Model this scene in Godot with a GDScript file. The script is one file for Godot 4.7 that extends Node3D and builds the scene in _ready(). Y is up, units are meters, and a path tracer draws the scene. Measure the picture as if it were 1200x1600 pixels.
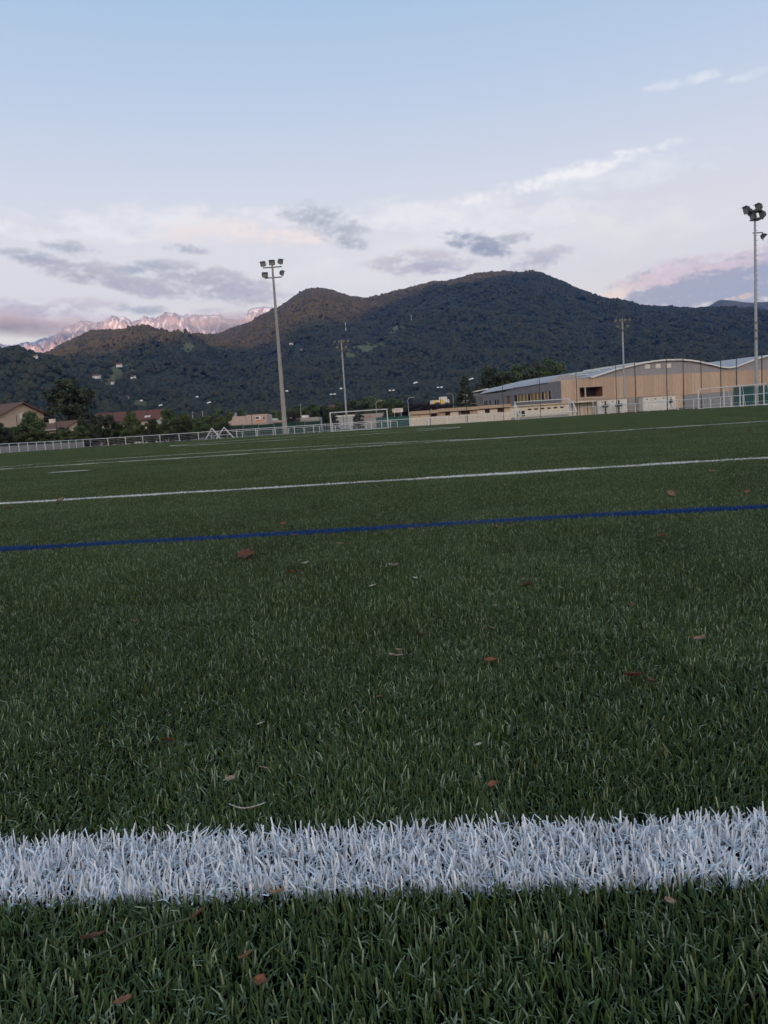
extends Node3D
# A football pitch at dusk seen from the grass behind the goal line: turf of single fibres, white and blue lines,
# railings, goals, floodlight masts, a timber sports hall, wooded hills and a far snowy range.
# World: -Z runs up the pitch, the camera stands at the origin, units are metres.

var rng := RandomNumberGenerator.new()
var M := {}
var taken := {}
var noise := FastNoiseLite.new()
var rough_noise := FastNoiseLite.new()

const TIP := 0.016

# wooded hills: [bearing in degrees from -Z, crest height over crest distance]
const MAIN_HILL := [[-40.0, 0.06], [-30.0, 0.075], [-22.0, 0.098], [-15.4, 0.122], [-14.03, 0.1273], [-11.69, 0.1414], [-10.17, 0.1529], [-9.3, 0.1617], [-8.34, 0.1711], [-7.53, 0.1752], [-6.93, 0.1755], [-6.02, 0.1707], [-4.88, 0.164], [-3.49, 0.1617], [-2.32, 0.1636], [-0.44, 0.1701], [1.89, 0.1733], [3.29, 0.1761], [4.44, 0.1798], [5.59, 0.1804], [6.94, 0.1782], [8.28, 0.1751], [9.16, 0.1697], [10.25, 0.1616], [11.33, 0.1519], [12.61, 0.1404], [13.89, 0.1327], [15.57, 0.1242], [18.04, 0.1157], [20.82, 0.1079], [22.36, 0.104], [23.49, 0.098], [28.0, 0.09], [36.0, 0.08], [42.0, 0.07]]
const LEFT_HILL := [[-44.0, 0.08], [-34.0, 0.095], [-28.0, 0.105], [-26.22, 0.1108], [-25.85, 0.1121], [-25.0, 0.12], [-23.94, 0.1278], [-23.09, 0.1328], [-22.25, 0.1348], [-20.99, 0.1351], [-19.92, 0.1361], [-18.86, 0.1333], [-17.93, 0.1297], [-16.71, 0.1275], [-15.83, 0.1254], [-15.18, 0.121], [-14.31, 0.1157], [-13.11, 0.1116], [-11.85, 0.1074], [-9.58, 0.0998], [-6.37, 0.0855], [-2.69, 0.0629], [2.0, 0.035], [6.0, 0.01], [8.0, 0.0]]
const FRONT_HILL := [[-44.0, 0.13], [-34.0, 0.125], [-28.73, 0.1174], [-27.96, 0.1187], [-27.59, 0.1171], [-26.83, 0.1132], [-26.22, 0.1108], [-25.67, 0.1083], [-24.52, 0.0995], [-22.56, 0.0809], [-20.13, 0.0598], [-17.0, 0.035], [-13.0, 0.01], [-11.0, 0.0]]
const SNOW_RANGE := [[-46.0, 0.11], [-40.0, 0.12], [-34.0, 0.115], [-30.0, 0.122], [-28.0, 0.119], [-26.5, 0.124], [-25.4, 0.13], [-24.65, 0.139], [-23.86, 0.1428], [-23.42, 0.1479], [-22.83, 0.1433], [-22.19, 0.1453], [-21.49, 0.1519], [-21.13, 0.1488], [-20.82, 0.151], [-20.18, 0.1439], [-19.65, 0.1475], [-19.46, 0.1509], [-19.12, 0.1488], [-18.57, 0.1478], [-17.97, 0.1545], [-17.66, 0.1544], [-17.24, 0.1526], [-16.82, 0.1485], [-16.49, 0.1515], [-16.01, 0.1504], [-15.17, 0.1492], [-14.14, 0.1494], [-13.94, 0.1445], [-12.96, 0.1423], [-12.34, 0.1482], [-12.18, 0.1536], [-11.85, 0.1565], [-11.16, 0.1568], [-10.47, 0.1563], [-9.99, 0.1512], [-8.5, 0.145], [-6.0, 0.13], [-3.0, 0.1]]
const BLUE_RANGE := [[14.0, 0.06], [17.0, 0.09], [19.04, 0.1085], [19.76, 0.1123], [20.36, 0.1176], [20.67, 0.1199], [21.3, 0.1178], [22.1, 0.1139], [22.52, 0.1123], [23.05, 0.1119], [23.5, 0.1116], [26.0, 0.118], [30.0, 0.11], [36.0, 0.12], [42.0, 0.1]]
# crest of the mountain behind the viewer, which hides the low sun from the valley: [x, height]
const SUNSET_RIDGE := [[-9000.0, 420.0], [-5000.0, 500.0], [-2500.0, 560.0], [-900.0, 540.0], [170.0, 552.0], [300.0, 535.0], [360.0, 575.0], [410.0, 605.0], [570.0, 618.0], [664.0, 668.0], [760.0, 672.0], [825.0, 692.0], [914.0, 772.0], [1006.0, 814.0], [1155.0, 876.0], [1258.0, 888.0], [1340.0, 895.0], [1456.0, 908.0], [1530.0, 925.0], [2000.0, 1010.0], [3500.0, 900.0], [6000.0, 980.0], [9000.0, 800.0]]
# meadows in the woods: [bearing, distance, half width across, half depth]
const MEADOWS := [[-20.95, 1490.0, 13.0, 34.0], [-20.55, 1462.0, 10.0, 26.0], [-16.55, 1765.0, 18.0, 34.0], [-1.85, 1900.0, 28.0, 60.0], [-2.8, 1915.0, 20.0, 30.0], [-3.9, 1780.0, 46.0, 26.0], [-4.5, 1722.0, 26.0, 22.0], [-5.2, 1716.0, 16.0, 20.0], [-0.6, 2075.0, 44.0, 18.0], [-8.9, 1785.0, 14.0, 14.0], [-22.2, 1365.0, 12.0, 22.0], [-22.9, 1358.0, 16.0, 22.0], [-21.5, 1415.0, 14.0, 26.0], [-20.6, 1355.0, 12.0, 20.0], [-21.9, 1220.0, 40.0, 18.0], [-23.2, 1232.0, 20.0, 18.0], [-27.8, 1385.0, 22.0, 22.0], [-26.7, 1405.0, 12.0, 20.0]]


func _ready() -> void:
	rng.seed = 20240
	noise.seed = 7
	noise.frequency = 1.0
	noise.fractal_octaves = 4
	rough_noise.seed = 23
	rough_noise.frequency = 1.0
	rough_noise.fractal_type = FastNoiseLite.FRACTAL_RIDGED
	rough_noise.fractal_octaves = 5

	# camera
	var cam := Camera3D.new()
	cam.name = "camera"
	cam.fov = 67.38
	cam.near = 0.05
	cam.far = 60000.0
	cam.position = Vector3(0, 0.4536 + TIP, 0)
	cam.basis = Basis(Vector3.UP, deg_to_rad(3.34)) * Basis(Vector3.RIGHT, deg_to_rad(-6.46)) * Basis(Vector3.BACK, deg_to_rad(-3.68))
	add_child(cam)
	cam.make_current()

	# sky, haze and exposure
	var env := Environment.new()
	env.background_mode = Environment.BG_SKY
	env.sky = Sky.new()
	var pano := PanoramaSkyMaterial.new()
	pano.panorama = sky_picture()
	env.sky.sky_material = pano
	env.background_energy_multiplier = 1.0
	env.tonemap_mode = Environment.TONE_MAPPER_LINEAR
	env.tonemap_exposure = 1.5
	env.fog_enabled = true
	env.fog_density = 0.000062
	env.fog_light_color = Color(0.34, 0.6, 1.0)
	env.volumetric_fog_enabled = true
	env.volumetric_fog_density = 0.0
	env.sdfgi_enabled = true
	env.ssao_enabled = true
	env.ssil_enabled = true
	var we := WorldEnvironment.new()
	we.name = "world_environment"
	we.environment = env
	add_child(we)

	# the sun, low behind the viewer
	var sun := DirectionalLight3D.new()
	sun.name = "sun"
	sun.light_color = Color(1.0, 0.73, 0.57)
	sun.light_energy = 1.6
	sun.light_angular_distance = 0.5
	sun.shadow_enabled = true
	sun.directional_shadow_max_distance = 20000.0
	add_child(sun)
	var bearing := deg_to_rad(170.0)
	var towards := Vector3(sin(bearing) * cos(deg_to_rad(4.0)), sin(deg_to_rad(4.0)), -cos(bearing) * cos(deg_to_rad(4.0)))
	sun.basis = Basis.looking_at(-towards, Vector3.UP)

	make_materials()
	build_ground()
	build_hills()
	build_turf()
	build_lines()
	build_railings()
	build_masts()
	build_goals()
	build_hall()
	build_low_buildings()
	build_houses()
	build_far_buildings()
	build_trees()
	build_lamps()
	build_person()
	build_leaves()


# ---------------------------------------------------------------- sky

func sky_picture() -> ImageTexture:
	var w := 4096
	var h := 2048
	var img := Image.create(w, h, false, Image.FORMAT_RGBH)
	var stops := [[0.0, Color(1.0, 0.96, 0.9)], [7.0, Color(0.995, 0.955, 0.915)], [9.5, Color(0.975, 0.945, 0.93)], [13.0, Color(0.94, 0.925, 0.935)], [16.5, Color(0.885, 0.895, 0.935)], [21.0, Color(0.8, 0.845, 0.925)], [27.0, Color(0.7, 0.795, 0.9)], [45.0, Color(0.56, 0.71, 0.85)], [90.0, Color(0.45, 0.62, 0.81)]]
	for row in h:
		var el := 90.0 - (row + 0.5) / h * 180.0
		var c := Color8(70, 75, 78)
		if el >= 0.0:
			for k in range(1, stops.size()):
				if el <= stops[k][0]:
					c = stops[k - 1][1].lerp(stops[k][1], (el - stops[k - 1][0]) / (stops[k][0] - stops[k - 1][0]))
					break
		img.fill_rect(Rect2i(0, row, w, 1), enc(c))
	# the afterglow round the low sun
	paint_glow(img, 170.0, 4.0, 48.0, 28.0, Color(5.0, 3.95, 2.9))
	var n := FastNoiseLite.new()
	n.seed = 91
	n.frequency = 1.0
	n.fractal_octaves = 5
	n.fractal_gain = 0.55
	var grey := Color8(176, 178, 187)
	var mauve := Color8(194, 187, 193)
	var pink := Color(1.02, 0.94, 0.91)
	var pale := Color(1.03, 1.01, 1.0)
	# [azimuth, elevation, half width, half height, tilt, colour, strength, fineness]
	var list := [
		[-19.0, 14.4, 12.0, 1.5, 0.02, pale, 0.55, 0.5], [-14.0, 13.9, 7.0, 1.1, -0.08, pink, 0.55, 0.6], [-9.3, 13.7, 4.2, 0.75, -0.12, Color(1.06, 0.97, 0.92), 0.8, 0.7],
		[0.5, 14.6, 6.5, 1.1, 0.0, pale, 0.5, 0.6], [5.0, 13.4, 9.0, 1.8, -0.06, Color(1.02, 1.0, 0.99), 0.55, 0.5], [10.6, 15.9, 8.0, 0.62, 0.12, Color(1.05, 1.03, 1.02), 0.85, 0.8], [15.0, 15.3, 7.0, 0.9, 0.02, Color(0.98, 0.98, 0.99), 0.55, 0.6],
		[18.7, 20.2, 2.8, 0.35, 0.0, Color(0.93, 0.95, 0.97), 0.7, 0.8], [22.6, 19.7, 1.8, 0.3, 0.04, Color(0.92, 0.95, 0.97), 0.6, 0.8], [14.0, 11.6, 8.0, 2.0, 0.0, Color(1.0, 0.98, 0.96), 0.5, 0.5], [-4.0, 11.0, 9.0, 2.0, 0.0, Color(1.0, 0.98, 0.96), 0.5, 0.5],
		[-22.3, 11.25, 5.2, 0.95, -0.2, mauve, 1.05, 1.0], [-18.6, 10.3, 4.2, 0.75, -0.14, mauve, 0.95, 1.0], [-14.9, 10.9, 4.6, 1.0, -0.16, mauve, 1.05, 1.0], [-12.8, 10.0, 3.6, 0.85, -0.05, Color8(196, 188, 198), 0.9, 1.0], [-19.1, 11.75, 2.6, 0.55, 0.05, grey, 0.9, 1.1],
		[-23.9, 12.95, 2.1, 0.5, -0.1, grey, 0.85, 1.2], [-26.3, 12.3, 2.4, 0.5, -0.15, grey, 0.9, 1.2], [-16.2, 12.95, 1.8, 0.38, -0.1, grey, 0.8, 1.3], [-22.9, 9.45, 3.0, 0.45, 0.0, Color8(222, 206, 208), 0.8, 1.0], [-19.6, 8.95, 2.2, 0.4, -0.05, grey, 0.85, 1.1],
		[-6.4, 14.45, 3.3, 1.15, -0.22, grey, 0.85, 1.1], [-4.9, 13.05, 1.9, 0.55, -0.2, grey, 0.9, 1.2], [-11.0, 9.4, 2.8, 0.5, 0.0, mauve, 0.7, 1.2],
		[0.3, 11.25, 4.2, 0.95, -0.06, Color8(206, 194, 202), 1.0, 1.0], [1.6, 10.95, 2.6, 0.55, -0.05, Color8(186, 184, 198), 0.8, 1.2], [4.3, 12.4, 2.7, 0.85, -0.28, Color8(160, 165, 180), 1.15, 1.0], [5.4, 11.7, 2.0, 0.6, -0.25, Color8(160, 164, 180), 1.0, 1.1], [7.0, 12.35, 1.9, 0.42, 0.0, grey, 0.8, 1.2], [8.9, 10.75, 2.6, 0.8, 0.1, Color8(190, 188, 200), 0.85, 1.1],
		[18.4, 7.7, 5.4, 1.8, 0.05, Color8(174, 173, 186), 1.6, 1.3], [22.5, 7.6, 6.0, 2.1, 0.08, Color8(166, 168, 184), 1.7, 1.2], [17.2, 8.8, 3.8, 0.9, 0.12, Color(0.96, 0.86, 0.86), 1.1, 1.4], [21.5, 9.1, 4.5, 0.7, 0.06, Color(0.95, 0.86, 0.87), 1.0, 1.4], [13.9, 7.9, 2.0, 0.5, 0.2, Color(1.06, 0.94, 0.86), 0.9, 1.0], [21.9, 6.85, 0.8, 0.22, 0.0, Color(1.1, 0.95, 0.82), 1.1, 1.4], [27.5, 8.2, 5.0, 1.8, 0.0, Color8(174, 174, 194), 1.2, 0.9],
		[-28.0, 8.4, 6.0, 1.3, 0.0, Color8(204, 190, 200), 1.2, 0.8], [-24.5, 8.0, 4.0, 0.8, 0.05, Color8(226, 208, 210), 0.9, 1.0], [-13.4, 8.1, 4.0, 0.9, 0.0, Color8(206, 194, 202), 0.9, 1.0]]
	var r := RandomNumberGenerator.new()
	r.seed = 5
	for k in 90:
		var az := r.randf_range(32.0, 326.0)
		var kind := r.randf()
		list.append([az, r.randf_range(6.0, 17.0), r.randf_range(2.0, 8.0), r.randf_range(0.4, 1.5), r.randf_range(-0.2, 0.1), [mauve, grey, pale, pink][int(kind * 4.0)], r.randf_range(0.5, 1.0), r.randf_range(0.6, 1.2)])
	for c in list:
		paint_cloud(img, n, c)
	return ImageTexture.create_from_image(img)


func enc(c: Color) -> Color:
	var l := c.srgb_to_linear()  # the panorama holds linear radiance, as seen before the exposure
	return Color(l.r / 1.46, l.g / 1.44, l.b / 1.46)


func paint_glow(img: Image, az0: float, el0: float, wide: float, high: float, tint: Color) -> void:
	var w := img.get_width()
	var h := img.get_height()
	for row in range(int(h * (90.0 - el0 - high * 2.2) / 180.0), h / 2, 2):
		var el := 90.0 - (row + 1.0) / h * 180.0
		for x in range(0, w, 4):
			var off := wrapf((x + 2.0) * 360.0 / w - az0, -180.0, 180.0)
			var d := pow(off / wide, 2) + pow((el - el0) / high, 2)
			var a := exp(-d * 1.6) * 0.95
			if a < 0.01:
				continue
			img.fill_rect(Rect2i(x, row, 4, 2), img.get_pixel(x, row).lerp(tint, a))


func paint_cloud(img: Image, n: FastNoiseLite, c: Array) -> void:
	var w := img.get_width()
	var h := img.get_height()
	var az0: float = c[0]
	var el0: float = c[1]
	var hw: float = c[2] * 1.15
	var hh: float = c[3] * 1.3
	var fine: float = c[7]
	var tint := enc(c[5])
	var bright := enc(Color(1.06, 1.01, 0.98))
	for row in range(int(h * (90.0 - el0 - hh * 2.2) / 180.0), int(h * (90.0 - el0 + hh * 2.2) / 180.0)):
		var el := 90.0 - (row + 0.5) / h * 180.0
		for col in range(int(w * (az0 - hw) / 360.0), int(w * (az0 + hw) / 360.0)):
			var az := col * 360.0 / w
			var u := (az - az0) / hw
			var v: float = (el - el0 - u * c[4] * hw) / hh
			var d: float = u * u + v * v * (1.0 if v > 0.0 else 1.5)
			if d > 1.0:
				continue
			var f := n.get_noise_3d(az * 0.42 * fine + el * 0.1, el * 1.3 * fine, az0 * 3.1) + 0.5 * n.get_noise_3d(az * 1.7 * fine, el * 3.2 * fine, az0 + 40.0)
			var a: float = smoothstep(-0.05, 0.95, 0.68 - d * 0.8 + f * 0.85) * c[6] * smoothstep(1.0, 0.6, d)
			if a <= 0.004:
				continue
			a = minf(a, 0.93)
			var x := posmod(col, w)
			var lit := tint.lerp(bright, clampf(f * 0.35 + v * 0.12, 0.0, 0.35))
			img.set_pixel(x, row, img.get_pixel(x, row).lerp(lit, a))


# ---------------------------------------------------------------- helpers

func lin(r: float, g: float, b: float) -> Color:
	return Color(r, g, b).linear_to_srgb()


func noise_tex(size: int, freq: float, lo: Color, hi: Color, seed_: int, stretch := Vector2.ONE) -> ImageTexture:
	var n := FastNoiseLite.new()
	n.seed = seed_
	n.frequency = freq
	n.fractal_octaves = 5
	var img := Image.create(size, size, true, Image.FORMAT_RGB8)
	for y in size:
		for x in size:
			# a torus in noise space keeps the edges seamless
			var a := TAU * x / size
			var b := TAU * y / size
			var r := size / TAU
			var f := n.get_noise_3d(cos(a) * r * stretch.x + sin(b) * r * stretch.y * 0.7, sin(a) * r * stretch.x, cos(b) * r * stretch.y)
			img.set_pixel(x, y, lo.lerp(hi, clampf(f * 0.9 + 0.5, 0.0, 1.0)))
	img.generate_mipmaps()
	return ImageTexture.create_from_image(img)


func mat(c: Color, rough := 0.8, tex: Texture2D = null, scale := 1.0, metal := 0.0) -> StandardMaterial3D:
	var m := StandardMaterial3D.new()
	m.albedo_color = c
	m.roughness = rough
	m.metallic = metal
	if tex:
		m.albedo_texture = tex
		m.uv1_triplanar = true
		m.uv1_world_triplanar = true
		m.uv1_scale = Vector3.ONE * scale
	return m


func make_materials() -> void:
	var wear := noise_tex(256, 0.03, Color(0.92, 0.915, 0.91), Color(1, 1, 1), 3)
	var streaks := noise_tex(256, 0.02, Color(0.84, 0.82, 0.8), Color(1, 1, 1), 8, Vector2(3.0, 0.25))
	var speck := noise_tex(256, 0.25, Color(0.45, 0.45, 0.45), Color(1, 1, 1), 5)
	var tiles := noise_tex(256, 0.12, Color(0.6, 0.55, 0.52), Color(1, 1, 1), 12)
	var fibre := StandardMaterial3D.new()
	fibre.vertex_color_use_as_albedo = true
	fibre.roughness = 0.6
	fibre.metallic_specular = 0.3
	fibre.backlight_enabled = true
	fibre.backlight = Color(0.25, 0.25, 0.25)
	M.fibre = fibre
	var foliage := StandardMaterial3D.new()
	foliage.vertex_color_use_as_albedo = true
	foliage.roughness = 0.7
	foliage.backlight_enabled = true
	foliage.backlight = Color(0.3, 0.3, 0.3)
	M.foliage = foliage
	var wood_cover := StandardMaterial3D.new()
	wood_cover.vertex_color_use_as_albedo = true
	wood_cover.roughness = 0.95
	M.terrain = wood_cover
	M.infill = mat(lin(0.008, 0.009, 0.008), 0.95, speck, 6.0)
	M.infill.metallic_specular = 0.1
	M.ground = mat(lin(0.11, 0.105, 0.085), 0.95, wear, 0.15)
	M.white_paint = mat(lin(0.8, 0.8, 0.8), 0.4, wear, 0.6)
	M.white_wall = mat(lin(0.82, 0.72, 0.6), 0.85, wear, 0.35)
	M.cream_wall = mat(lin(0.7, 0.55, 0.4), 0.9, wear, 0.35)
	M.tan_fascia = mat(lin(0.6, 0.46, 0.32), 0.9, streaks, 0.5)
	M.brown_board = mat(lin(0.22, 0.15, 0.1), 0.85, streaks, 0.5)
	M.galvanised = mat(lin(0.42, 0.43, 0.44), 0.5, wear, 0.4, 0.3)
	M.concrete = mat(lin(0.4, 0.37, 0.34), 0.9, wear, 0.4)
	M.concrete_dark = mat(lin(0.22, 0.2, 0.18), 0.9, wear, 0.5)
	M.dark_metal = mat(lin(0.035, 0.037, 0.04), 0.5)
	M.green_metal = mat(lin(0.02, 0.035, 0.03), 0.5)
	M.lamp_body = mat(lin(0.09, 0.09, 0.095), 0.45, null, 1.0, 0.5)
	M.lamp_glass = mat(lin(0.3, 0.3, 0.3), 0.12)
	M.lamp_white = mat(lin(0.85, 0.86, 0.88), 0.3)
	M.pole_grey = mat(lin(0.2, 0.21, 0.22), 0.5)
	M.hall_grey = mat(lin(0.36, 0.34, 0.35), 0.75, wear, 0.2)
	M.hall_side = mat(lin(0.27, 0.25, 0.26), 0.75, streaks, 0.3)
	M.roof_sheet = mat(lin(0.42, 0.38, 0.37), 0.5, wear, 0.2, 0.15)
	M.roof_edge = mat(lin(0.8, 0.78, 0.72), 0.5)
	M.wood = []
	for k in 5:
		M.wood.append(mat(lin(0.72, 0.52, 0.38).lerp(lin(0.62, 0.44, 0.32), k / 4.0), 0.8, streaks, 0.35 + 0.04 * k))
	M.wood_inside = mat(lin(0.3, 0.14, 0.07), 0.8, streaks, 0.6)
	M.glass_dark = mat(lin(0.03, 0.033, 0.04), 0.08)
	M.glass_yellow = mat(lin(0.25, 0.2, 0.08), 0.15)
	M.roof_tile = mat(lin(0.26, 0.13, 0.085), 0.9, tiles, 0.8)
	M.roof_red = mat(lin(0.28, 0.1, 0.06), 0.9, tiles, 0.5)
	M.render_peach = mat(lin(0.56, 0.43, 0.32), 0.9, wear, 0.4)
	M.white_plain = mat(lin(0.82, 0.78, 0.72), 0.7, wear, 0.2)
	M.store_pink = mat(lin(0.55, 0.42, 0.36), 0.8, wear, 0.2)
	M.sign_red = mat(lin(0.6, 0.06, 0.05), 0.5)
	M.sign_orange = mat(lin(0.75, 0.22, 0.06), 0.5)
	M.sign_navy = mat(lin(0.03, 0.03, 0.08), 0.5)
	M.sign_yellow = mat(lin(0.8, 0.5, 0.03), 0.5)
	M.screen_green = mat(lin(0.015, 0.05, 0.035), 0.85, wear, 1.0)
	M.screen_teal = mat(lin(0.025, 0.11, 0.09), 0.85, wear, 1.0)
	M.net_cord = mat(lin(0.6, 0.6, 0.6), 0.8)
	M.bark = mat(lin(0.09, 0.07, 0.05), 0.95, streaks, 1.5)
	M.skin = mat(lin(0.5, 0.3, 0.22), 0.6)
	M.black_cloth = mat(lin(0.02, 0.02, 0.022), 0.9)
	M.light_cloth = mat(lin(0.5, 0.48, 0.46), 0.9)
	M.hair = mat(lin(0.03, 0.02, 0.015), 0.7)
	M.snow_paint = mat(lin(0.7, 0.7, 0.72), 0.5)


func st() -> SurfaceTool:
	var s := SurfaceTool.new()
	s.begin(Mesh.PRIMITIVE_TRIANGLES)
	return s


func tri(s: SurfaceTool, a: Vector3, b: Vector3, c: Vector3) -> void:
	var n := (c - a).cross(b - a).normalized()
	for p in [a, b, c]:
		s.set_normal(n)
		s.add_vertex(p)


func quad(s: SurfaceTool, a: Vector3, b: Vector3, c: Vector3, d: Vector3) -> void:
	tri(s, a, b, c)
	tri(s, a, c, d)


func box(s: SurfaceTool, c: Vector3, e: Vector3, b := Basis.IDENTITY) -> void:
	var x := b.x * e.x * 0.5
	var y := b.y * e.y * 0.5
	var z := b.z * e.z * 0.5
	quad(s, c - x + y + z, c + x + y + z, c + x - y + z, c - x - y + z)
	quad(s, c + x + y - z, c - x + y - z, c - x - y - z, c + x - y - z)
	quad(s, c + x + y + z, c + x + y - z, c + x - y - z, c + x - y + z)
	quad(s, c - x + y - z, c - x + y + z, c - x - y + z, c - x - y - z)
	quad(s, c - x + y - z, c + x + y - z, c + x + y + z, c - x + y + z)
	quad(s, c - x - y + z, c + x - y + z, c + x - y - z, c - x - y - z)


func tube(s: SurfaceTool, a: Vector3, b: Vector3, r0: float, r1 := -1.0, n := 8) -> void:
	if r1 < 0.0:
		r1 = r0
	var d := (b - a).normalized()
	var u := d.cross(Vector3.UP if absf(d.y) < 0.9 else Vector3.RIGHT).normalized()
	var v := d.cross(u)
	for k in n:
		var a0 := TAU * k / n
		var a1 := TAU * (k + 1) / n
		var d0 := u * cos(a0) + v * sin(a0)
		var d1 := u * cos(a1) + v * sin(a1)
		var p := [a + d0 * r0, b + d0 * r1, b + d1 * r1, a + d1 * r0]
		var nn := [d0, d0, d1, d1]
		for i in [0, 1, 2, 0, 2, 3]:
			s.set_normal(nn[i])
			s.add_vertex(p[i])
		tri(s, b, b + d0 * r1, b + d1 * r1)
		tri(s, a, a + d1 * r0, a + d0 * r0)


func uniq(parent: Node, called: String) -> String:
	var key := "%d/%s" % [parent.get_instance_id(), called]
	taken[key] = taken.get(key, -1) + 1
	return called if taken[key] == 0 else "%s_%03d" % [called, taken[key]]


func put(parent: Node, called: String, s, m: Material, at := Vector3.ZERO) -> MeshInstance3D:
	var o := MeshInstance3D.new()
	o.name = uniq(parent, called)
	o.mesh = s.commit() if s is SurfaceTool else s
	o.material_override = m
	o.position = at
	parent.add_child(o, true)
	return o


func part_box(parent: Node, called: String, c: Vector3, e: Vector3, m: Material, b := Basis.IDENTITY) -> MeshInstance3D:
	var s := st()
	box(s, Vector3.ZERO, e, b)
	return put(parent, called, s, m, c)


func tag(o: Node, label: String, category: String, group := "") -> Node:
	o.set_meta("label", label)
	o.set_meta("category", category)
	if group:
		o.set_meta("group", group)
	return o


func thing(called: String, label: String, category: String, at := Vector3.ZERO, turn := 0.0, group := "") -> Node3D:
	var o := Node3D.new()
	o.name = uniq(self, called)
	add_child(o, true)
	o.position = at
	o.rotation.y = turn
	tag(o, label, category, group)
	return o


func structure(called: String, s, m: Material) -> MeshInstance3D:
	var o := put(self, called, s, m)
	o.set_meta("kind", "structure")
	return o


func stuff(called: String, label: String, category: String) -> Node3D:
	var o := Node3D.new()
	o.name = uniq(self, called)
	add_child(o, true)
	o.set_meta("kind", "stuff")
	tag(o, label, category)
	return o


func scatter(parent: Node, called: String, mesh: Mesh, m: Material, where: Array, tints := PackedColorArray()) -> void:
	if where.is_empty():
		return
	var mm := MultiMesh.new()
	mm.transform_format = MultiMesh.TRANSFORM_3D
	mm.use_colors = tints.size() > 0
	mm.mesh = mesh
	mm.instance_count = where.size()
	for k in where.size():
		mm.set_instance_transform(k, where[k])
		if tints.size():
			mm.set_instance_color(k, tints[k])
	var o := MultiMeshInstance3D.new()
	o.name = uniq(parent, called)
	o.multimesh = mm
	o.material_override = m
	o.set_meta("kind", "stuff")
	parent.add_child(o, true)


func table(t: Array, x: float) -> float:
	if x <= t[0][0]:
		return t[0][1]
	for k in range(1, t.size()):
		if x <= t[k][0]:
			var f: float = (x - t[k - 1][0]) / (t[k][0] - t[k - 1][0])
			return lerpf(t[k - 1][1], t[k][1], f)
	return t[-1][1]


# ---------------------------------------------------------------- ground, hills

func build_ground() -> void:
	var s := st()
	quad(s, Vector3(-5500, -0.02, -5200), Vector3(5500, -0.02, -5200), Vector3(5500, -0.02, 5000), Vector3(-5500, -0.02, 5000))
	structure("ground", s, M.ground)
	s = st()
	quad(s, Vector3(-52, 0, -110.2), Vector3(32, 0, -110.2), Vector3(32, 0, 12), Vector3(-52, 0, 12))
	structure("pitch_base", s, M.infill)


func ease_hill(t: float) -> float:
	t = clampf(t, 0.0, 1.0)
	return 0.5 * t + 0.5 * t * t * (3.0 - 2.0 * t)


func hill_height(body: Array, foot: float, crest: float, b: float, r: float) -> float:
	var top := table(body, b) * crest - 9.0
	if top <= 0.0:
		return -12.0
	var t := (r - foot) / (crest - foot)
	var x := sin(deg_to_rad(b)) * r
	var z := -cos(deg_to_rad(b)) * r
	var h := top * ease_hill(t)
	if t > 1.0:
		h -= (t - 1.0) * (crest - foot) * 0.35
	var mid := sin(clampf(t, 0.0, 1.0) * PI)
	h += (noise.get_noise_2d(x * 0.0035, z * 0.0035) * 52.0 + noise.get_noise_2d(x * 0.011, z * 0.011) * 16.0) * mid
	return h


func ground_colour(b: float, r: float) -> Color:
	if in_meadow(b, r, 1.15):
		return Color(0.12, 0.125, 0.045)
	return Color(0.03, 0.042, 0.02)


func in_meadow(b: float, r: float, grow: float) -> bool:
	for m in MEADOWS:
		var dx: float = deg_to_rad(b - m[0]) * m[1]
		var dr: float = r - m[1]
		if absf(dx) < 90.0 and absf(dr) < 90.0:
			var wob := 1.0 + 0.9 * noise.get_noise_2d(dx * 0.05 + m[1], dr * 0.03)
			if pow(dx / (m[2] * grow), 2) + pow(dr / (m[3] * grow), 2) < wob:
				return true
	return false


func polar_mesh(f: Callable, col: Callable, b0: float, b1: float, db: float, r0: float, r1: float, nr: int) -> ArrayMesh:
	var nb := int((b1 - b0) / db) + 1
	var v := PackedVector3Array()
	var c := PackedColorArray()
	var idx := PackedInt32Array()
	for i in nb:
		var b := b0 + i * db
		var d := Vector3(sin(deg_to_rad(b)), 0, -cos(deg_to_rad(b)))
		for j in nr + 1:
			var r := lerpf(r0, r1, float(j) / nr)
			v.append(d * r + Vector3(0, f.call(b, r), 0))
			c.append(col.call(b, r))
	for i in nb - 1:
		for j in nr:
			var a := i * (nr + 1) + j
			idx.append_array([a, a + 1, a + nr + 1, a + 1, a + nr + 2, a + nr + 1])
	var s := st()
	var arr := []
	arr.resize(Mesh.ARRAY_MAX)
	arr[Mesh.ARRAY_VERTEX] = v
	arr[Mesh.ARRAY_COLOR] = c
	arr[Mesh.ARRAY_INDEX] = idx
	var m := ArrayMesh.new()
	m.add_surface_from_arrays(Mesh.PRIMITIVE_TRIANGLES, arr)
	s.create_from(m, 0)
	s.generate_normals()
	return s.commit()


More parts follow.
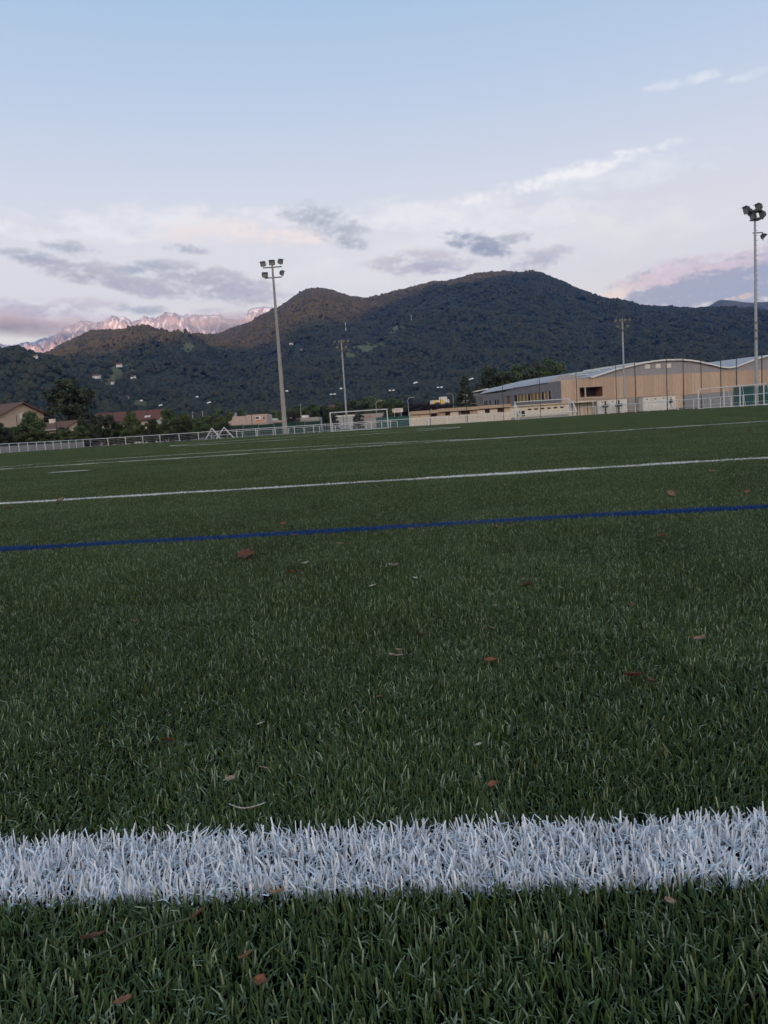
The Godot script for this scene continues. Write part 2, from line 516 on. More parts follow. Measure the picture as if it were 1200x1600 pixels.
func wood_crown(seed_: int, tall: float, pal: Array) -> ArrayMesh:
	# a far tree crown: a lumpy dome, about 140 faces
	var r := RandomNumberGenerator.new()
	r.seed = seed_
	var n := FastNoiseLite.new()
	n.seed = seed_
	n.frequency = 1.3
	var rings := 6
	var around := 11
	var s := st()
	var pts := []
	for i in rings + 1:
		var ring := []
		for k in around:
			var lat := lerpf(-0.9, PI / 2, float(i) / rings)
			var d := Vector3(cos(lat) * cos(TAU * k / around), sin(lat), cos(lat) * sin(TAU * k / around))
			var rad := 1.0 + 0.4 * n.get_noise_3dv(d * 1.4) + r.randf_range(-0.09, 0.09)
			ring.append(Vector3(d.x * rad, d.y * rad * tall, d.z * rad))
		pts.append(ring)
	for i in rings:
		for k in around:
			var k2 := (k + 1) % around
			s.set_color(pal[r.randi() % pal.size()])
			quad(s, pts[i][k], pts[i + 1][k], pts[i + 1][k2], pts[i][k2])
	return s.commit()


func build_hills() -> void:
	var bodies := [[MAIN_HILL, 1000.0, 3000.0, -40.0, 42.0], [LEFT_HILL, 850.0, 2300.0, -44.0, 8.0], [FRONT_HILL, 700.0, 1500.0, -44.0, -11.0]]
	var palettes := [[Color(0.038, 0.044, 0.021), Color(0.046, 0.05, 0.024), Color(0.032, 0.038, 0.02)], [Color(0.052, 0.054, 0.026), Color(0.043, 0.047, 0.023)], [Color(0.022, 0.031, 0.02), Color(0.026, 0.034, 0.021)]]
	var crowns := [wood_crown(1, 1.0, palettes[0]), wood_crown(2, 1.15, palettes[1]), wood_crown(3, 1.5, palettes[2]), wood_crown(4, 0.9, palettes[0])]
	var woods := stuff("forest", "dense dark wood covering the hills behind the pitch", "forest")
	var where := [[], [], [], []]
	for body in bodies:
		var prof: Array = body[0]
		var foot: float = body[1]
		var crest: float = body[2]
		var f := func(b: float, r: float) -> float: return hill_height(prof, foot, crest, b, r)
		var m := polar_mesh(f, ground_colour, body[3], body[4], 0.2, foot - 40.0, crest + 420.0, 64)
		structure("hill", m, M.terrain)
		var lo := maxf(body[3], -32.0)
		var hi := minf(body[4], 28.0)
		var area := deg_to_rad(hi - lo) * 0.5 * (crest * crest - foot * foot)
		var count := int(area / 32.0)
		for k in count:
			var b := rng.randf_range(lo, hi)
			var r := sqrt(rng.randf_range(foot * foot, pow(crest + 60.0, 2)))
			if rng.randf() > 0.06 and in_meadow(b, r, 1.0):
				continue
			var h := hill_height(prof, foot, crest, b, r)
			if h < 4.0:
				continue
			var size := rng.randf_range(2.3, 4.5)
			var big := noise.get_noise_2d(b * 0.9, r * 0.012)
			size *= 1.0 + big * 0.35
			var kind := 2 if rng.randf() < 0.12 else (1 if big + rng.randf_range(-0.25, 0.25) > 0.12 else rng.randi_range(0, 1) * 3)
			var basis_ := Basis(Vector3.UP, rng.randf() * TAU).scaled(Vector3(size, size * rng.randf_range(0.75, 1.1), size))
			where[kind].append(Transform3D(basis_, Vector3(sin(deg_to_rad(b)) * r, h + size * 0.75, -cos(deg_to_rad(b)) * r)))
	for k in 4:
		scatter(woods, "tree_crown", crowns[k], M.terrain, where[k])

	# the far snowy range, its rock and snow told apart by the noise of its ledges
	var snow_h := func(b: float, r: float) -> float:
		var top := table(SNOW_RANGE, b) * 5000.0
		var t := (r - 3800.0) / 1200.0
		var x := b * 260.0
		var h := top * (0.28 + 0.72 * pow(clampf(t, 0.0, 1.0), 0.85))
		if t > 1.0:
			h = top - (t - 1.0) * 1200.0 * 0.9
		h += (rough_noise.get_noise_2d(x * 0.009, 4.0) - 0.2) * 9.0 * clampf(t * 2.0 - 1.0, 0.0, 1.0)
		h += (rough_noise.get_noise_2d(x * 0.0011, r * 0.0018) - 0.1) * 140.0 * sin(clampf(t, 0.0, 1.0) * PI) * 0.8
		return h
	var snow_c := func(b: float, r: float) -> Color:
		var x := b * 260.0
		var f := rough_noise.get_noise_2d(x * 0.0024 + 9.0, r * 0.0065) + 0.7 * noise.get_noise_2d(x * 0.006, r * 0.014)
		var hgt := clampf((r - 4150.0) / 800.0, 0.0, 1.0)
		return Color(0.68, 0.68, 0.7) if f + hgt * 0.3 > 0.78 else Color(0.36, 0.33, 0.33)
	structure("snowy_mountains", polar_mesh(snow_h, snow_c, -46.0, -3.0, 0.045, 3800.0, 5240.0, 60), M.terrain)
	var blue_h := func(b: float, r: float) -> float:
		var top := table(BLUE_RANGE, b) * 4800.0
		var t := (r - 3500.0) / 1300.0
		return top * ease_hill(t) + rough_noise.get_noise_2d(b * 0.4, r * 0.0014) * 90.0 * sin(clampf(t, 0.0, 1.0) * PI) - maxf(t - 1.0, 0.0) * 1500.0
	var blue_c := func(_b: float, _r: float) -> Color: return Color(0.05, 0.06, 0.05)
	structure("far_mountains", polar_mesh(blue_h, blue_c, 14.0, 42.0, 0.15, 3500.0, 5060.0, 40), M.terrain)

	# cloud lying before the far range
	for bank in [["pink grey cloud bank lying on the far range at the left edge", -28.0, 4.6, 640.0, 50.0, 60], ["low blue grey cloud hiding part of the far range near the mast", -14.6, 2.6, 628.0, 34.0, 18]]:
		var t := thing("cloud", bank[0], "cloud")
		for k in bank[5]:
			var b: float = bank[1] + clampf(rng.randfn() * 0.5, -1.0, 1.0) * bank[2]
			var r := rng.randf_range(4300.0, 4600.0)
			var y: float = bank[3] + rng.randfn() * 0.5 * bank[4] - 6.0 * absf(b - bank[1])
			var fv := FogVolume.new()
			fv.name = uniq(t, "cloud_puff")
			fv.shape = RenderingServer.FOG_VOLUME_SHAPE_ELLIPSOID
			var w := rng.randf_range(120.0, 330.0)
			fv.size = Vector3(w, w * rng.randf_range(0.16, 0.3), w * 0.8)
			var fm := FogMaterial.new()
			fm.density = rng.randf_range(0.0004, 0.0012)
			fm.albedo = Color(0.985, 0.98, 0.98)
			fv.material = fm
			t.add_child(fv, true)
			fv.position = Vector3(sin(deg_to_rad(b)) * r, y, -cos(deg_to_rad(b)) * r)
			fv.rotation.y = -deg_to_rad(b)

	# the mountain behind the viewer
	var v := PackedVector3Array()
	var cc := PackedColorArray()
	var idx := PackedInt32Array()
	var nx := 240
	var nz := 24
	for i in nx + 1:
		var u := 2.0 * i / nx - 1.0
		var x := 800.0 + signf(u) * pow(absf(u), 1.9) * 6000.0
		for j in nz + 1:
			var z := lerpf(2000.0, 5200.0, float(j) / nz)
			var t := 1.0 - absf(z - 3600.0) / 1600.0
			v.append(Vector3(x, table(SUNSET_RIDGE, x) * t + noise.get_noise_2d(x * 0.003, z * 0.003) * 60.0 * sin(t * PI), z))
			cc.append(Color(0.045, 0.055, 0.03))
	for i in nx:
		for j in nz:
			var a := i * (nz + 1) + j
			idx.append_array([a, a + 1, a + nz + 1, a + 1, a + nz + 2, a + nz + 1])
	var arr := []
	arr.resize(Mesh.ARRAY_MAX)
	arr[Mesh.ARRAY_VERTEX] = v
	arr[Mesh.ARRAY_COLOR] = cc
	arr[Mesh.ARRAY_INDEX] = idx
	var rm := ArrayMesh.new()
	rm.add_surface_from_arrays(Mesh.PRIMITIVE_TRIANGLES, arr)
	var s := st()
	s.create_from(rm, 0)
	s.generate_normals()
	structure("mountain_ridge", s, M.terrain)


# ---------------------------------------------------------------- turf

func turf_patch(sx: float, sz: float, n: int, l0: float, l1: float, width: float, pal: Array, seed_: int, lay: Vector2, bend := 1.0) -> ArrayMesh:
	# n flat fibres, each a bent ribbon of four faces, spread over sx by sz metres
	var r := RandomNumberGenerator.new()
	r.seed = seed_
	var v := PackedVector3Array()
	var nn := PackedVector3Array()
	var c := PackedColorArray()
	var idx := PackedInt32Array()
	for k in n:
		var p0 := Vector3(r.randf_range(-0.5, 0.5) * sx, 0.0, r.randf_range(-0.5, 0.5) * sz)
		var ang := r.randf() * TAU
		var dir := Vector3(cos(ang) + lay.x, 0, sin(ang) + lay.y).normalized()
		var l := r.randf_range(l0, l1)
		var lain := 2.2 if r.randf() < 0.22 else 1.0
		var t1 := pow(r.randf(), 1.8) * 0.85 * bend * sqrt(lain)
		var t2 := t1 + pow(r.randf(), 1.8 / lain) * 1.3 * bend
		var p1 := p0 + (Vector3.UP * cos(t1) + dir * sin(t1)) * l * 0.5
		var p2 := p1 + (Vector3.UP * cos(t2) + dir * sin(t2)) * l * 0.5
		var tw := r.randf_range(-0.9, 0.9)
		var side := dir.cross(Vector3.UP).rotated(Vector3.UP, tw) * width * 0.5 * r.randf_range(0.7, 1.25)
		var na := side.cross(p1 - p0).normalized()
		var nb := side.cross(p2 - p1).normalized()
		if nb.y < 0.0:
			na = -na
			nb = -nb
		var at := v.size()
		v.append_array([p0 - side, p0 + side, p1 - side, p1 + side, p2 - side * 0.55, p2 + side * 0.55])
		var mid := (na + nb).normalized()
		nn.append_array([na, na, mid, mid, nb, nb])
		var col: Color = pal[r.randi() % pal.size()]
		var j := r.randf_range(0.8, 1.2)
		col = Color(col.r * j, col.g * j, col.b * j)
		for q in 6:
			c.append(col)
		idx.append_array([at, at + 2, at + 1, at + 1, at + 2, at + 3, at + 2, at + 4, at + 3, at + 3, at + 4, at + 5])
	var arr := []
	arr.resize(Mesh.ARRAY_MAX)
	arr[Mesh.ARRAY_VERTEX] = v
	arr[Mesh.ARRAY_NORMAL] = nn
	arr[Mesh.ARRAY_COLOR] = c
	arr[Mesh.ARRAY_INDEX] = idx
	var m := ArrayMesh.new()
	m.add_surface_from_arrays(Mesh.PRIMITIVE_TRIANGLES, arr)
	return m


const GREENS := [Color(0.056, 0.09, 0.028), Color(0.082, 0.116, 0.034), Color(0.038, 0.066, 0.026), Color(0.1, 0.13, 0.05), Color(0.066, 0.096, 0.042), Color(0.05, 0.08, 0.026), Color(0.25, 0.29, 0.19), Color(0.045, 0.075, 0.03)]
const WHITES := [Color(0.78, 0.79, 0.8), Color(0.72, 0.73, 0.75), Color(0.82, 0.82, 0.83), Color(0.66, 0.67, 0.7)]
const BLUES := [Color(0.016, 0.06, 0.22), Color(0.02, 0.07, 0.27), Color(0.013, 0.05, 0.18)]

# lines across the pitch that part the green rows: [distance, width]
const CROSS_LINES := [[0.772, 0.12], [3.4, 0.085], [6.27, 0.11], [17.25, 0.12]]


func reach_left(d: float) -> float:
	return maxf(-0.78 * d - 1.6, -50.5 if d < 80.0 else lerpf(-50.5, -47.0, (d - 80.0) / 28.0))


func reach_right(d: float) -> float:
	var edge := 31.0
	if d > 84.0:
		edge = lerpf(30.5, 25.3, clampf((d - 84.0) / 15.6, 0.0, 1.0))
	if d > 99.6:
		edge = lerpf(25.3, 21.0, clampf((d - 99.6) / 6.0, 0.0, 1.0))
	return minf(0.68 * d + 1.6, edge)


func turf_rows(parent: Node, meshes: Array, from: float, to: float, size: float) -> void:
	# rows of square patches between two distances; the last row is squeezed to end flush
	var rows := maxi(1, roundi((to - from) / size))
	var step := (to - from) / rows
	var where := []
	var tints := []
	for m in meshes:
		where.append([])
		tints.append(PackedColorArray())
	for i in rows:
		var d := from + (i + 0.5) * step
		var x0 := reach_left(d + size)
		var x1 := reach_right(d + size)
		var cols := int(ceil((x1 - x0) / size))
		var shift := rng.randf() * size
		for k in cols:
			var x := x0 + k * size + (shift if cols * size + shift < x1 - x0 else 0.0)
			var kind := rng.randi() % meshes.size()
			var lie := noise.get_noise_2d(x * 0.9 + 30.0, d * 0.9) + 0.6 * noise.get_noise_2d(x * 0.15, d * 0.15 + 80.0)
			var turn := rng.randi() % 4
			var b := Basis(Vector3.UP, turn * PI / 2)
			var sc := Vector3(1.0, clampf(1.0 + lie * 0.4, 0.72, 1.28), step / size)
			where[kind].append(Transform3D(Basis.from_scale(sc) * b, Vector3(x, 0.0, -d)))
			var f := 1.0 + 0.22 * noise.get_noise_2d(x * 0.5, d * 0.5 + 200.0) + rng.randf_range(-0.05, 0.05)
			tints[kind].append(Color(f, f, f * 0.98))
	for k in meshes.size():
		scatter(parent, "tuft", meshes[k], M.fibre, where[k], tints[k])


func build_turf() -> void:
	var turf := stuff("turf", "dark green artificial grass of the football pitch", "grass")
	var near := []
	for k in 8:
		var a := TAU * k / 8.0
		near.append(turf_patch(0.25, 0.25, 4200, 0.012, 0.023, 0.0018, GREENS, 100 + k, Vector2(cos(a), sin(a)) * 0.45))
	var mid := []
	for k in 5:
		mid.append(turf_patch(0.5, 0.5, 11000, 0.012, 0.023, 0.0025, GREENS, 120 + k, Vector2(0.2, 0.1)))
	var far := []
	for k in 4:
		far.append(turf_patch(1.0, 1.0, 16000, 0.013, 0.024, 0.004, GREENS, 130 + k, Vector2.ZERO))
	var last := []
	for k in 3:
		last.append(turf_patch(2.0, 2.0, 20000, 0.013, 0.024, 0.0075, GREENS, 140 + k, Vector2.ZERO))
	turf_rows(turf, near, -0.6, 0.712, 0.25)
	turf_rows(turf, near, 0.832, 3.357, 0.25)
	turf_rows(turf, near, 3.443, 6.215, 0.25)
	turf_rows(turf, mid, 6.325, 17.19, 0.5)
	turf_rows(turf, far, 17.31, 52.0, 1.0)
	turf_rows(turf, last, 52.0, 109.5, 2.0)


func line_run(parent: Node, meshes: Array, pts: Array, step: float) -> void:
	# patches of coloured fibres strung along a path
	var where := []
	for m in meshes:
		where.append([])
	for i in pts.size() - 1:
		var a: Vector2 = pts[i]
		var b: Vector2 = pts[i + 1]
		var n := maxi(1, roundi(a.distance_to(b) / step))
		var turn := -atan2(b.y - a.y, b.x - a.x)
		for k in n:
			var p := a.lerp(b, (k + 0.5) / n)
			var flip := PI if rng.randf() < 0.5 else 0.0
			var lie := noise.get_noise_2d(p.x * 1.3 + 11.0, p.y * 1.3)
			var s := Vector3(a.distance_to(b) / n / step, clampf(1.05 + 0.25 * lie, 0.92, 1.2), 1.0)
			where[rng.randi() % meshes.size()].append(Transform3D(Basis(Vector3.UP, turn + flip) * Basis.from_scale(s), Vector3(p.x, 0.0, p.y)))
	for k in meshes.size():
		scatter(parent, "line_tuft", meshes[k], M.fibre, where[k])


func build_lines() -> void:
	var set_ := []
	for k in 5:
		set_.append(turf_patch(0.24, 0.118, 2000, 0.013, 0.027, 0.0022, WHITES, 200 + k, Vector2(cos(k * 1.3), sin(k * 1.3)) * 0.3, 1.15))
	line_run(stuff("white_line", "broad white line of fibres crossing the near foreground", "line marking"), set_, [Vector2(-6, -0.772), Vector2(6, -0.772)], 0.24)
	set_ = []
	for k in 4:
		set_.append(turf_patch(0.25, 0.08, 1500, 0.014, 0.024, 0.0019, BLUES, 210 + k, Vector2(0.1, 0.2), 0.85))
	var wave := []
	for k in 33:
		var x := -5.0 + k * 0.3125
		wave.append(Vector2(x, -3.4 + 0.016 * noise.get_noise_2d(x * 1.2, 3.0) * 2.0))
	line_run(stuff("blue_line", "thin blue line of fibres crossing the pitch beyond the broad white one", "line marking"), set_, wave, 0.25)
	set_ = []
	for k in 4:
		set_.append(turf_patch(0.3, 0.11, 1400, 0.015, 0.025, 0.0024, WHITES, 220 + k, Vector2(0.1, 0.2), 0.8))
	wave = []
	for k in 33:
		var x := -7.0 + k * 0.4375
		wave.append(Vector2(x, -6.27 + 0.02 * noise.get_noise_2d(x * 0.9, 9.0)))
	line_run(stuff("white_line", "white goal area line just beyond the blue line", "line marking"), set_, wave, 0.3)
	var coarse := []
	for k in 3:
		coarse.append(turf_patch(0.5, 0.12, 900, 0.017, 0.026, 0.004, WHITES, 230 + k, Vector2.ZERO, 0.75))
	line_run(stuff("white_line", "straight white penalty area line, lower of the two thin far lines", "line marking"), coarse, [Vector2(-24, -17.25), Vector2(17, -17.25)], 0.5)
	var arc := []
	for k in 25:
		var a := lerpf(deg_to_rad(143.2), deg_to_rad(36.8), k / 24.0)
		arc.append(Vector2(-6.0 + cos(a) * 9.15, -11.77 - sin(a) * 9.15))
	line_run(stuff("white_line", "thin curved penalty arc just beyond the straight penalty area line", "line marking"), coarse, arc, 0.5)
	line_run(stuff("penalty_spot", "short white penalty mark in the grass on the left", "line marking"), coarse, [Vector2(-6.4, -13.06), Vector2(-6.0, -13.06)], 0.2)
	var broad := []
	for k in 3:
		broad.append(turf_patch(0.8, 0.16, 1000, 0.019, 0.028, 0.0075, WHITES, 240 + k, Vector2.ZERO, 0.7))
	var ring := []
	for k in 49:
		var a := TAU * k / 48.0
		ring.append(Vector2(-6.9 + cos(a) * 9.15, -49.5 - sin(a) * 9.15))
	line_run(stuff("centre_circle", "faint white centre circle seen almost edge on in the distance", "line marking"), broad, ring, 0.8)
	line_run(stuff("white_line", "faint white goal line under the far goal", "line marking"), broad, [Vector2(-30, -98.7), Vector2(14, -98.7)], 0.8)


# ---------------------------------------------------------------- railings and nets

func railing(pts: Array, spacing: float, bars: int, label: String, m_bar: Material, height := 1.1) -> void:
	var t := thing("railing", label, "railing", Vector3(pts[0].x, 0, pts[0].y), 0.0, "white railings round the pitch")
	var origin := Vector3(pts[0].x, 0, pts[0].y)
	var post_mesh: Mesh = null
	for i in pts.size() - 1:
		var a: Vector3 = Vector3(pts[i].x, 0, pts[i].y) - origin
		var b: Vector3 = Vector3(pts[i + 1].x, 0, pts[i + 1].y) - origin
		var n := maxi(1, roundi(a.distance_to(b) / spacing))
		var up := Vector3(0, height, 0)
		var s := st()
		tube(s, a + up, b + up, 0.04, 0.04, 8)
		put(t, "top_rail", s, M.white_paint)
		for k in bars:
			var y := height * (k + 0.6) / (bars + 0.6)
			s = st()
			tube(s, a + Vector3(0, y, 0), b + Vector3(0, y, 0), 0.014, 0.014, 5)
			put(t, "bar", s, m_bar)
		for k in n + (1 if i == pts.size() - 2 else 0):
			if post_mesh == null:
				s = st()
				tube(s, Vector3(0, -0.02, 0), Vector3(0, height, 0), 0.05, 0.05, 8)
				post_mesh = s.commit()
			put(t, "post", post_mesh, M.white_paint, a.lerp(b, float(k) / n))


func build_railings() -> void:
	railing([Vector2(-54.6, -58), Vector2(-47.4, -107.4)], 1.7, 5, "white railing along the left side of the pitch in front of a grey wall", M.galvanised)
	railing([Vector2(-47.4, -107.4), Vector2(-38.2, -110), Vector2(-2, -112.1), Vector2(11.7, -112.4)], 2.72, 4, "long white railing behind the far goal with thin bars below its top rail", M.galvanised)
	railing([Vector2(21.4, -105.4), Vector2(25.3, -99.6), Vector2(30.5, -84), Vector2(30.9, -71), Vector2(31.2, -50)], 2.7, 1, "white railing curving along the right side before the pale hut", M.white_paint)
	railing([Vector2(-40, -117.6), Vector2(-4, -118.6)], 2.4, 2, "second white railing a few metres behind the long far one", M.galvanised, 0.9)
	var t := thing("low_wall", "low grey concrete wall behind the left railing", "wall", Vector3(-56.3, 0, -58))
	for k in 9:
		var a := Vector3(0, 0, 0).lerp(Vector3(7.4, 0, -50.5), k / 9.0)
		var b := Vector3(0, 0, 0).lerp(Vector3(7.4, 0, -50.5), (k + 1) / 9.0)
		var dir := (b - a).normalized()
		part_box(t, "concrete_panel", (a + b) * 0.5 + Vector3(0, 0.4, 0), Vector3((b - a).length() - 0.03, 0.85, 0.18), M.concrete, Basis(dir, Vector3.UP, dir.cross(Vector3.UP)))
	# the ball-stop nets: tall thin posts with cables
	t = thing("ball_net", "tall dark net posts with thin cables standing behind the far goal", "net fence", Vector3(-58, 0, -111))
	var xs := [[-61.4, 5.4], [-55.4, 6.0], [-50.1, 6.6], [-46.6, 6.8], [-41.3, 7.0], [-36.6, 7.0], [-31.4, 7.0], [-25.65, 7.0], [-19.0, 7.2], [-14.8, 7.2], [-9.8, 7.5], [-4.4, 8.0], [1.05, 8.2], [6.5, 8.3], [11.95, 8.6], [17.4, 8.6], [22.8, 8.6], [28.6, 8.6]]
	var last := Vector3.ZERO
	for k in xs.size():
		var x: float = xs[k][0] + 58.0
		var z: float = -3.2 - 1.9 * (xs[k][0] + 61.4) / 90.0
		var s := st()
		tube(s, Vector3(x, -0.02, z), Vector3(x, xs[k][1], z), 0.055, 0.04, 6)
		put(t, "post", s, M.green_metal)
		var top := Vector3(x, xs[k][1] - 0.05, z)
		if k:
			s = st()
			tube(s, last, top, 0.008, 0.008, 4)
			put(t, "cable", s, M.dark_metal)
		last = top
	t = thing("ball_net", "row of tall dark posts before the timber hall on the right", "net fence", Vector3(27.5, 0, -101.8))
	var ps := [[0.0, 0.0, 7.4], [4.0, 0.0, 6.6], [6.2, -0.3, 6.4], [8.4, -0.2, 6.3], [9.3, 4.0, 6.3], [9.6, 8.0, 6.2], [9.8, 14.4, 6.1], [10.2, 20.0, 6.0], [10.4, 28.0, 6.0], [10.6, 36.0, 6.0]]
	for k in ps.size():
		var s := st()
		tube(s, Vector3(ps[k][0], -0.02, ps[k][1]), Vector3(ps[k][0], ps[k][2], ps[k][1]), 0.07, 0.05, 6)
		put(t, "post", s, M.dark_metal)
		var top := Vector3(ps[k][0], ps[k][2] - 0.05, ps[k][1])
		if k:
			s = st()
			tube(s, last, top, 0.009, 0.009, 4)
			put(t, "cable", s, M.dark_metal)
		last = top
	# fabric wind screens on green mesh fences
	wind_screen(Vector3(-31.6, 0, -123.4), Vector3(-16.6, 0, -124.3), 1.95, M.screen_green, "dark green screened fence before the beige store")
	wind_screen(Vector3(-7.6, 0, -124.8), Vector3(-1.9, 0, -125.1), 1.75, M.screen_teal, "short teal screened fence left of the tan terrace")
	wind_screen(Vector3(38.2, 0, -116), Vector3(46, 0, -108), 2.0, M.concrete, "grey panel fence right of the long pale hut")
	wind_screen(Vector3(37.6, 0, -96), Vector3(41.0, 0, -92.6), 2.3, M.screen_teal, "teal screened fence behind the goal parked on the right")


func wind_screen(a: Vector3, b: Vector3, h: float, m: Material, label: String) -> void:
	var t := thing("screen_fence", label, "fence", a)
	var d := b - a
	var n := maxi(2, roundi(d.length() / 2.5))
	var dir := d.normalized()
	var bs := Basis(dir, Vector3.UP, dir.cross(Vector3.UP))
	for k in n:
		part_box(t, "screen_panel", d * (k + 0.5) / n + Vector3(0, h * 0.5, 0), Vector3(d.length() / n - 0.1, h - 0.12 - 0.1 * (k % 3), 0.015), m, bs)
	for k in n + 1:
		var s := st()
		tube(s, Vector3(0, -0.02, 0), Vector3(0, h + 0.1, 0), 0.03, 0.03, 6)
		put(t, "post", s, M.green_metal, d * k / n)
	var s2 := st()
	tube(s2, Vector3(0, h, 0), d + Vector3(0, h, 0), 0.02, 0.02, 6)
	put(t, "top_rail", s2, M.green_metal)


# ---------------------------------------------------------------- floodlight masts

func flood_head(t: Node, at: Vector3, aim: Vector3, size := 0.7) -> void:
	var z := -aim.normalized()
	var x := Vector3.UP.cross(z).normalized()
	var y := z.cross(x)
	var b := Basis(x, y, z)
	var s := st()
	# a housing that narrows to the back
	var w := size * 0.5
	var h := size * 0.42
	var dp := size * 0.45
	var f := [Vector3(-w, h, -dp * 0.4), Vector3(w, h, -dp * 0.4), Vector3(w, -h, -dp * 0.4), Vector3(-w, -h, -dp * 0.4)]
	var k := [Vector3(-w * 0.55, h * 0.55, dp * 0.6), Vector3(w * 0.55, h * 0.55, dp * 0.6), Vector3(w * 0.55, -h * 0.55, dp * 0.6), Vector3(-w * 0.55, -h * 0.55, dp * 0.6)]
	for i in 4:
		var j := (i + 1) % 4
		quad(s, b * f[i], b * k[i], b * k[j], b * f[j])
	quad(s, b * k[0], b * k[3], b * k[2], b * k[1])
	box(s, b * Vector3(0, h + 0.02, -dp * 0.62), Vector3(w * 2.05, 0.025, dp * 0.7), b)
	box(s, b * Vector3(-w, 0, dp * 0.1), Vector3(0.03, h * 1.2, 0.05), b)
	box(s, b * Vector3(w, 0, dp * 0.1), Vector3(0.03, h * 1.2, 0.05), b)
	var o := put(t, "floodlight", s, M.lamp_body, at)
	s = st()
	box(s, b * Vector3(0, 0, -dp * 0.41), Vector3(w * 1.8, h * 1.8, 0.02), b)
	put(o, "lamp_glass", s, M.lamp_glass)
	s = st()
	box(s, Vector3(0, -h - 0.08, 0), Vector3(0.06, 0.2, 0.06))
	put(o, "bracket", s, M.lamp_body)


func mast(label: String, at: Vector3, h: float, r0: float, r1: float, m: Material) -> Node3D:
	var t := thing("floodlight_mast", label, "floodlight mast", at, 0.0, "floodlight masts round the pitch")
	var s := st()
	tube(s, Vector3(0, 0.02, 0), Vector3(0, h * 0.09, 0), r0 * 1.04, r0, 14)
	put(t, "base_section", s, M.concrete)
	s = st()
	tube(s, Vector3(0, h * 0.09, 0), Vector3(0, h, 0), r0 * 0.96, r1, 14)
	put(t, "pole", s, m)
	s = st()
	tube(s, Vector3(0, -0.02, 0), Vector3(0, 0.1, 0), r0 * 1.6, r0 * 1.5, 14)
	put(t, "footing", s, M.concrete_dark)
	return t


func build_masts() -> void:
	var t := mast("tall grey concrete mast with five floodlights, tallest one left of the far goal", Vector3(-20.4, 0, -113.0), 24.6, 0.36, 0.13, M.concrete)
	for a in [[24.35, 1.35], [22.9, 1.25]]:
		part_box(t, "crossarm", Vector3(0, a[0] - 0.35, 0), Vector3(a[1] * 2.0, 0.14, 0.14), M.lamp_body)
	flood_head(t, Vector3(-1.25, 24.55, 0.1), Vector3(-0.25, -0.35, 1), 0.85)
	flood_head(t, Vector3(0.0, 24.65, 0.1), Vector3(0.1, -0.35, 1), 0.85)
	flood_head(t, Vector3(1.2, 24.7, 0.1), Vector3(0.9, -0.35, 0.7), 0.85)
	flood_head(t, Vector3(-1.15, 23.0, 0.1), Vector3(0.3, -0.35, 1), 0.85)
	flood_head(t, Vector3(1.3, 23.1, 0.1), Vector3(1, -0.4, 0.35), 0.85)
	part_box(t, "junction_box", Vector3(0.0, 2.3, 0.4), Vector3(0.35, 0.5, 0.2), M.galvanised)

	for a in [["slim floodlight mast standing behind the far goal", Vector3(-14.3, 0, -144.4)], ["slim floodlight mast standing in front of the timber hall", Vector3(36.5, 0, -142.4)]]:
		t = mast(a[0], a[1], 16.6, 0.2, 0.12, M.galvanised)
		part_box(t, "crossarm", Vector3(0, 15.9, 0), Vector3(2.5, 0.12, 0.12), M.lamp_body)
		part_box(t, "crossarm", Vector3(0, 14.9, 0), Vector3(1.9, 0.12, 0.12), M.lamp_body)
		part_box(t, "crossarm", Vector3(0, 15.9, -0.5), Vector3(1.6, 0.1, 0.1), M.lamp_body)
		for k in 4:
			flood_head(t, Vector3(-1.2 + k * 0.8, 16.35, 0.15), Vector3((k - 1.5) * 0.5, -0.4, 1), 0.6)
		for k in 3:
			flood_head(t, Vector3(-0.8 + k * 0.8, 16.35, -0.55), Vector3((k - 1.0) * 0.5, -0.4, -1), 0.55)
		for k in 2:
			flood_head(t, Vector3(-0.8 + k * 1.6, 15.3, 0.15), Vector3((k - 0.5) * 0.9, -0.4, 1), 0.6)
		part_box(t, "platform", Vector3(0, 14.6, 0), Vector3(1.5, 0.08, 0.9), M.lamp_body)

	t = mast("tall grey mast with climbing rungs at the right edge, its floodlights seen side on", Vector3(38.8, 0, -92.4), 22.0, 0.2, 0.11, M.galvanised)
	var bx := Basis(Vector3.UP, 0.15)
	part_box(t, "crossarm", Vector3(-0.2, 21.75, 0), Vector3(1.5, 0.12, 1.2), M.lamp_body, bx)
	part_box(t, "crossarm", Vector3(0.2, 20.9, 0), Vector3(1.0, 0.12, 1.2), M.lamp_body, bx)
	part_box(t, "crossarm", Vector3(0.3, 19.4, 0), Vector3(1.2, 0.1, 0.1), M.lamp_body, bx)
	flood_head(t, Vector3(-1.0, 21.95, 0.3), Vector3(-1, -0.28, 0.15), 0.95)
	flood_head(t, Vector3(0.35, 22.15, 0.3), Vector3(-1, -0.28, 0.15), 0.95)
	flood_head(t, Vector3(-0.3, 21.2, 0.3), Vector3(-1, -0.3, 0.15), 0.9)
	flood_head(t, Vector3(0.75, 21.3, 0.3), Vector3(-1, -0.25, 0.15), 0.9)
	flood_head(t, Vector3(-0.3, 21.9, -0.6), Vector3(-1, -0.28, -0.15), 0.9)
	flood_head(t, Vector3(0.85, 19.0, 0.1), Vector3(0.7, -0.9, 0.5), 0.8)
	for k in 34:
		var y := 2.6 + k * 0.55
		part_box(t, "rung", Vector3(0.17, y, 0.1), Vector3(0.2, 0.03, 0.03), M.dark_metal)
	for k in 3:
		part_box(t, "band", Vector3(0, 7.6 + k * 0.9, 0), Vector3(0.36, 0.3, 0.36), M.concrete_dark)


# ---------------------------------------------------------------- goals

